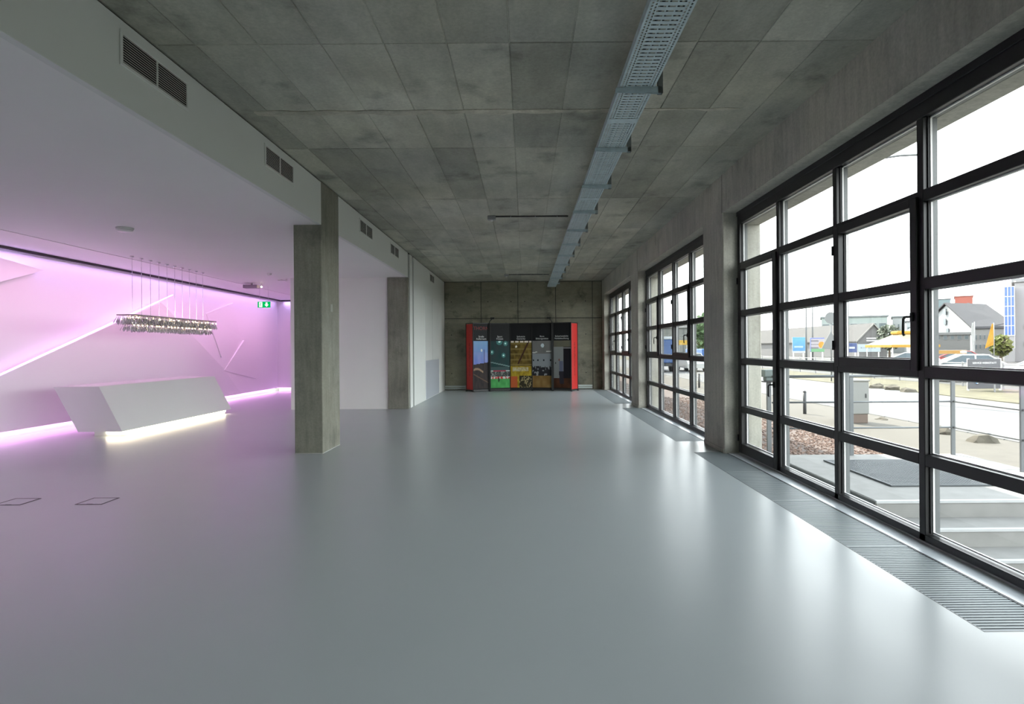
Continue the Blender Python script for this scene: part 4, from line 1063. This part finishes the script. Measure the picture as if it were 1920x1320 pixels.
# long grey wing to the right of the house, two rows of windows
block('grey three storey wing right of the white house with two rows of windows', 1826, 1900, 617, 104, 6, (.29, .285, .27), 'wing', (9, 2, .35, .55, .8, P(1850, 617, 104).z - ZG - .6), (.10, .10, .105))
# pale block with blue glazed corner, right edge
t, w_, hh_ = block('pale plastered building at the right edge of the view', 1902, 2090, 530, 70, 20, (.46, .45, .44), 'pale', (4, 2, .2, .3, 1.0, 5.0), (.4, .4, .4))
gt = thing('glass_tower', 'blue glazed stair tower on the pale building', 'building', (P(1884, 690, 69).x, 69, ZG), None, -math.atan2(P(1884, 690, 69).x, 69))
gw = (P(1903, 690, 69).x - P(1884, 690, 69).x) * .78; gz0 = P(1890, 629, 69).z - ZG; gz1 = P(1890, 538, 69).z - ZG
MB().box(0, gw, .1, 4, 0, gz1).build('core', mat('wall_pale', (.25, .25, .24), .8), gt)
MB().box(.0, gw, .0, .1, gz0, gz1).build('glazing', mat('blue_glass', (.035, .10, .30), .3), gt)
for i in range(4): MB().box(gw * i / 3 - .03, gw * i / 3 + .03, -.04, .0, gz0, gz1).build('mullion', M_ww, gt)
for i in range(6): MB().box(0, gw, -.035, .0, gz0 + (gz1 - gz0) * i / 5 - .03, gz0 + (gz1 - gz0) * i / 5 + .03).build('transom', M_ww, gt)
# hall and truck seen through the middle window
block('grey corrugated hall at the end of the street', 1225, 1318, 616, 88, 40, (.27, .28, .26), 'hall', (9, 1, .06, .9, .5, 6.0), (.42, .42, .4))
tk = thing('truck', 'blue box truck parked in the street, seen through the middle window', 'truck', (10.8, 50.5, ZG))
MB().bbox(-1.1, 1.1, -3.2, 2.2, .7, 2.55, .05).build('box_body', mat('truck_blue', (.02, .06, .17), .4), tk)
MB().bbox(-1.12, 1.12, -3.22, 2.22, 2.55, 2.78, .04).build('box_roof', mat('truck_roof', (.3, .33, .35), .5), tk)
MB().bbox(-1.0, 1.0, 2.3, 3.7, .5, 2.3, .15).build('cab', mat('truck_blue', (.02, .06, .17), .4), tk)
MB().box(-1.0, 1.0, -3.1, 3.6, .45, .7).build('chassis', M_dark, tk)
for x in (-.95, .75):
    for y in (-2.2, 2.9): MB().tube((x, y, .45), (x + .22, y, .45), .45, 18).build('wheel', M_dark, tk, True)
ctn = thing('container', 'bright blue container by the verge, seen through the middle window', 'container', (17.2, 58, ZG))
MB().bbox(-.2, 3.2, 0, 6, 0.1, 1.75, .03).build('shell', mat('container_blue', (.03, .10, .28), .5), ctn)
rm_ = MB().box(0, .08, -.04, 0, .15, 1.7).mesh('rib', mat('container_rib', (.025, .085, .24), .5))
for i in range(14): link('rib', rm_, ctn, (-.1 + i * .245, 0, 0))
ya_ = thing('yellow_sign', 'small yellow sign on posts before the grey hall', 'sign', (P(1276, 690, 70).x, 70, ZG))
MB().bbox(-.4, 1.0, -.04, .04, 2.2, 2.75, .02).build('plate', mat('sign_yellow', (.34, .21, .02), .6), ya_)
for x in (-.2, .8): MB().bbox(x - .05, x + .05, -.02, .06, 0, 2.2, .01).build('post', mat('board_post', (.5, .5, .48), .6), ya_)

# trees
def tree(lab, px, Y, ztop, r, colr, key, seed):
    q = P(px, 690, Y); t = thing('tree', lab, 'tree', (q.x, Y, ZG)); rr = random.Random(seed)
    MB().tube((0, 0, 0), (0, 0, ztop * .6), .16, 8, .08).build('trunk', mat('bark', (.12, .09, .06), .9), t, True)
    mb = MB()
    for i in range(900):
        while True:
            p = Vector((rr.uniform(-1, 1), rr.uniform(-1, 1), rr.uniform(-1, 1)))
            if .35 < p.length < 1: break
        c = Vector((p.x * r, p.y * r, ztop * .62 + p.z * ztop * .38)); s = rr.uniform(.10, .22)
        a = Vector((rr.uniform(-1, 1), rr.uniform(-1, 1), rr.uniform(-1, 1))).normalized() * s; b = a.orthogonal().normalized() * s
        mb.add([c - a - b, c + a - b, c + a + b, c - a + b], [(0, 1, 2, 3)])
    o = mb.build('foliage', mat('leaf_' + key, colr, .8), t); o['kind'] = 'stuff'
tree('yellow green bush before the pale building at the right', 1877, 66.5, 3.0, 1.0, (.11, .125, .022), 'yellow', 1)
tree('dark green street tree seen through the middle window', 1326, 72, 6.0, 1.8, (.10, .16, .07), 'dark', 2)
tree('small dull green tree behind the grey gabled shed', 1668, 92, 5.2, 1.8, (.10, .115, .08), 'dull', 3)
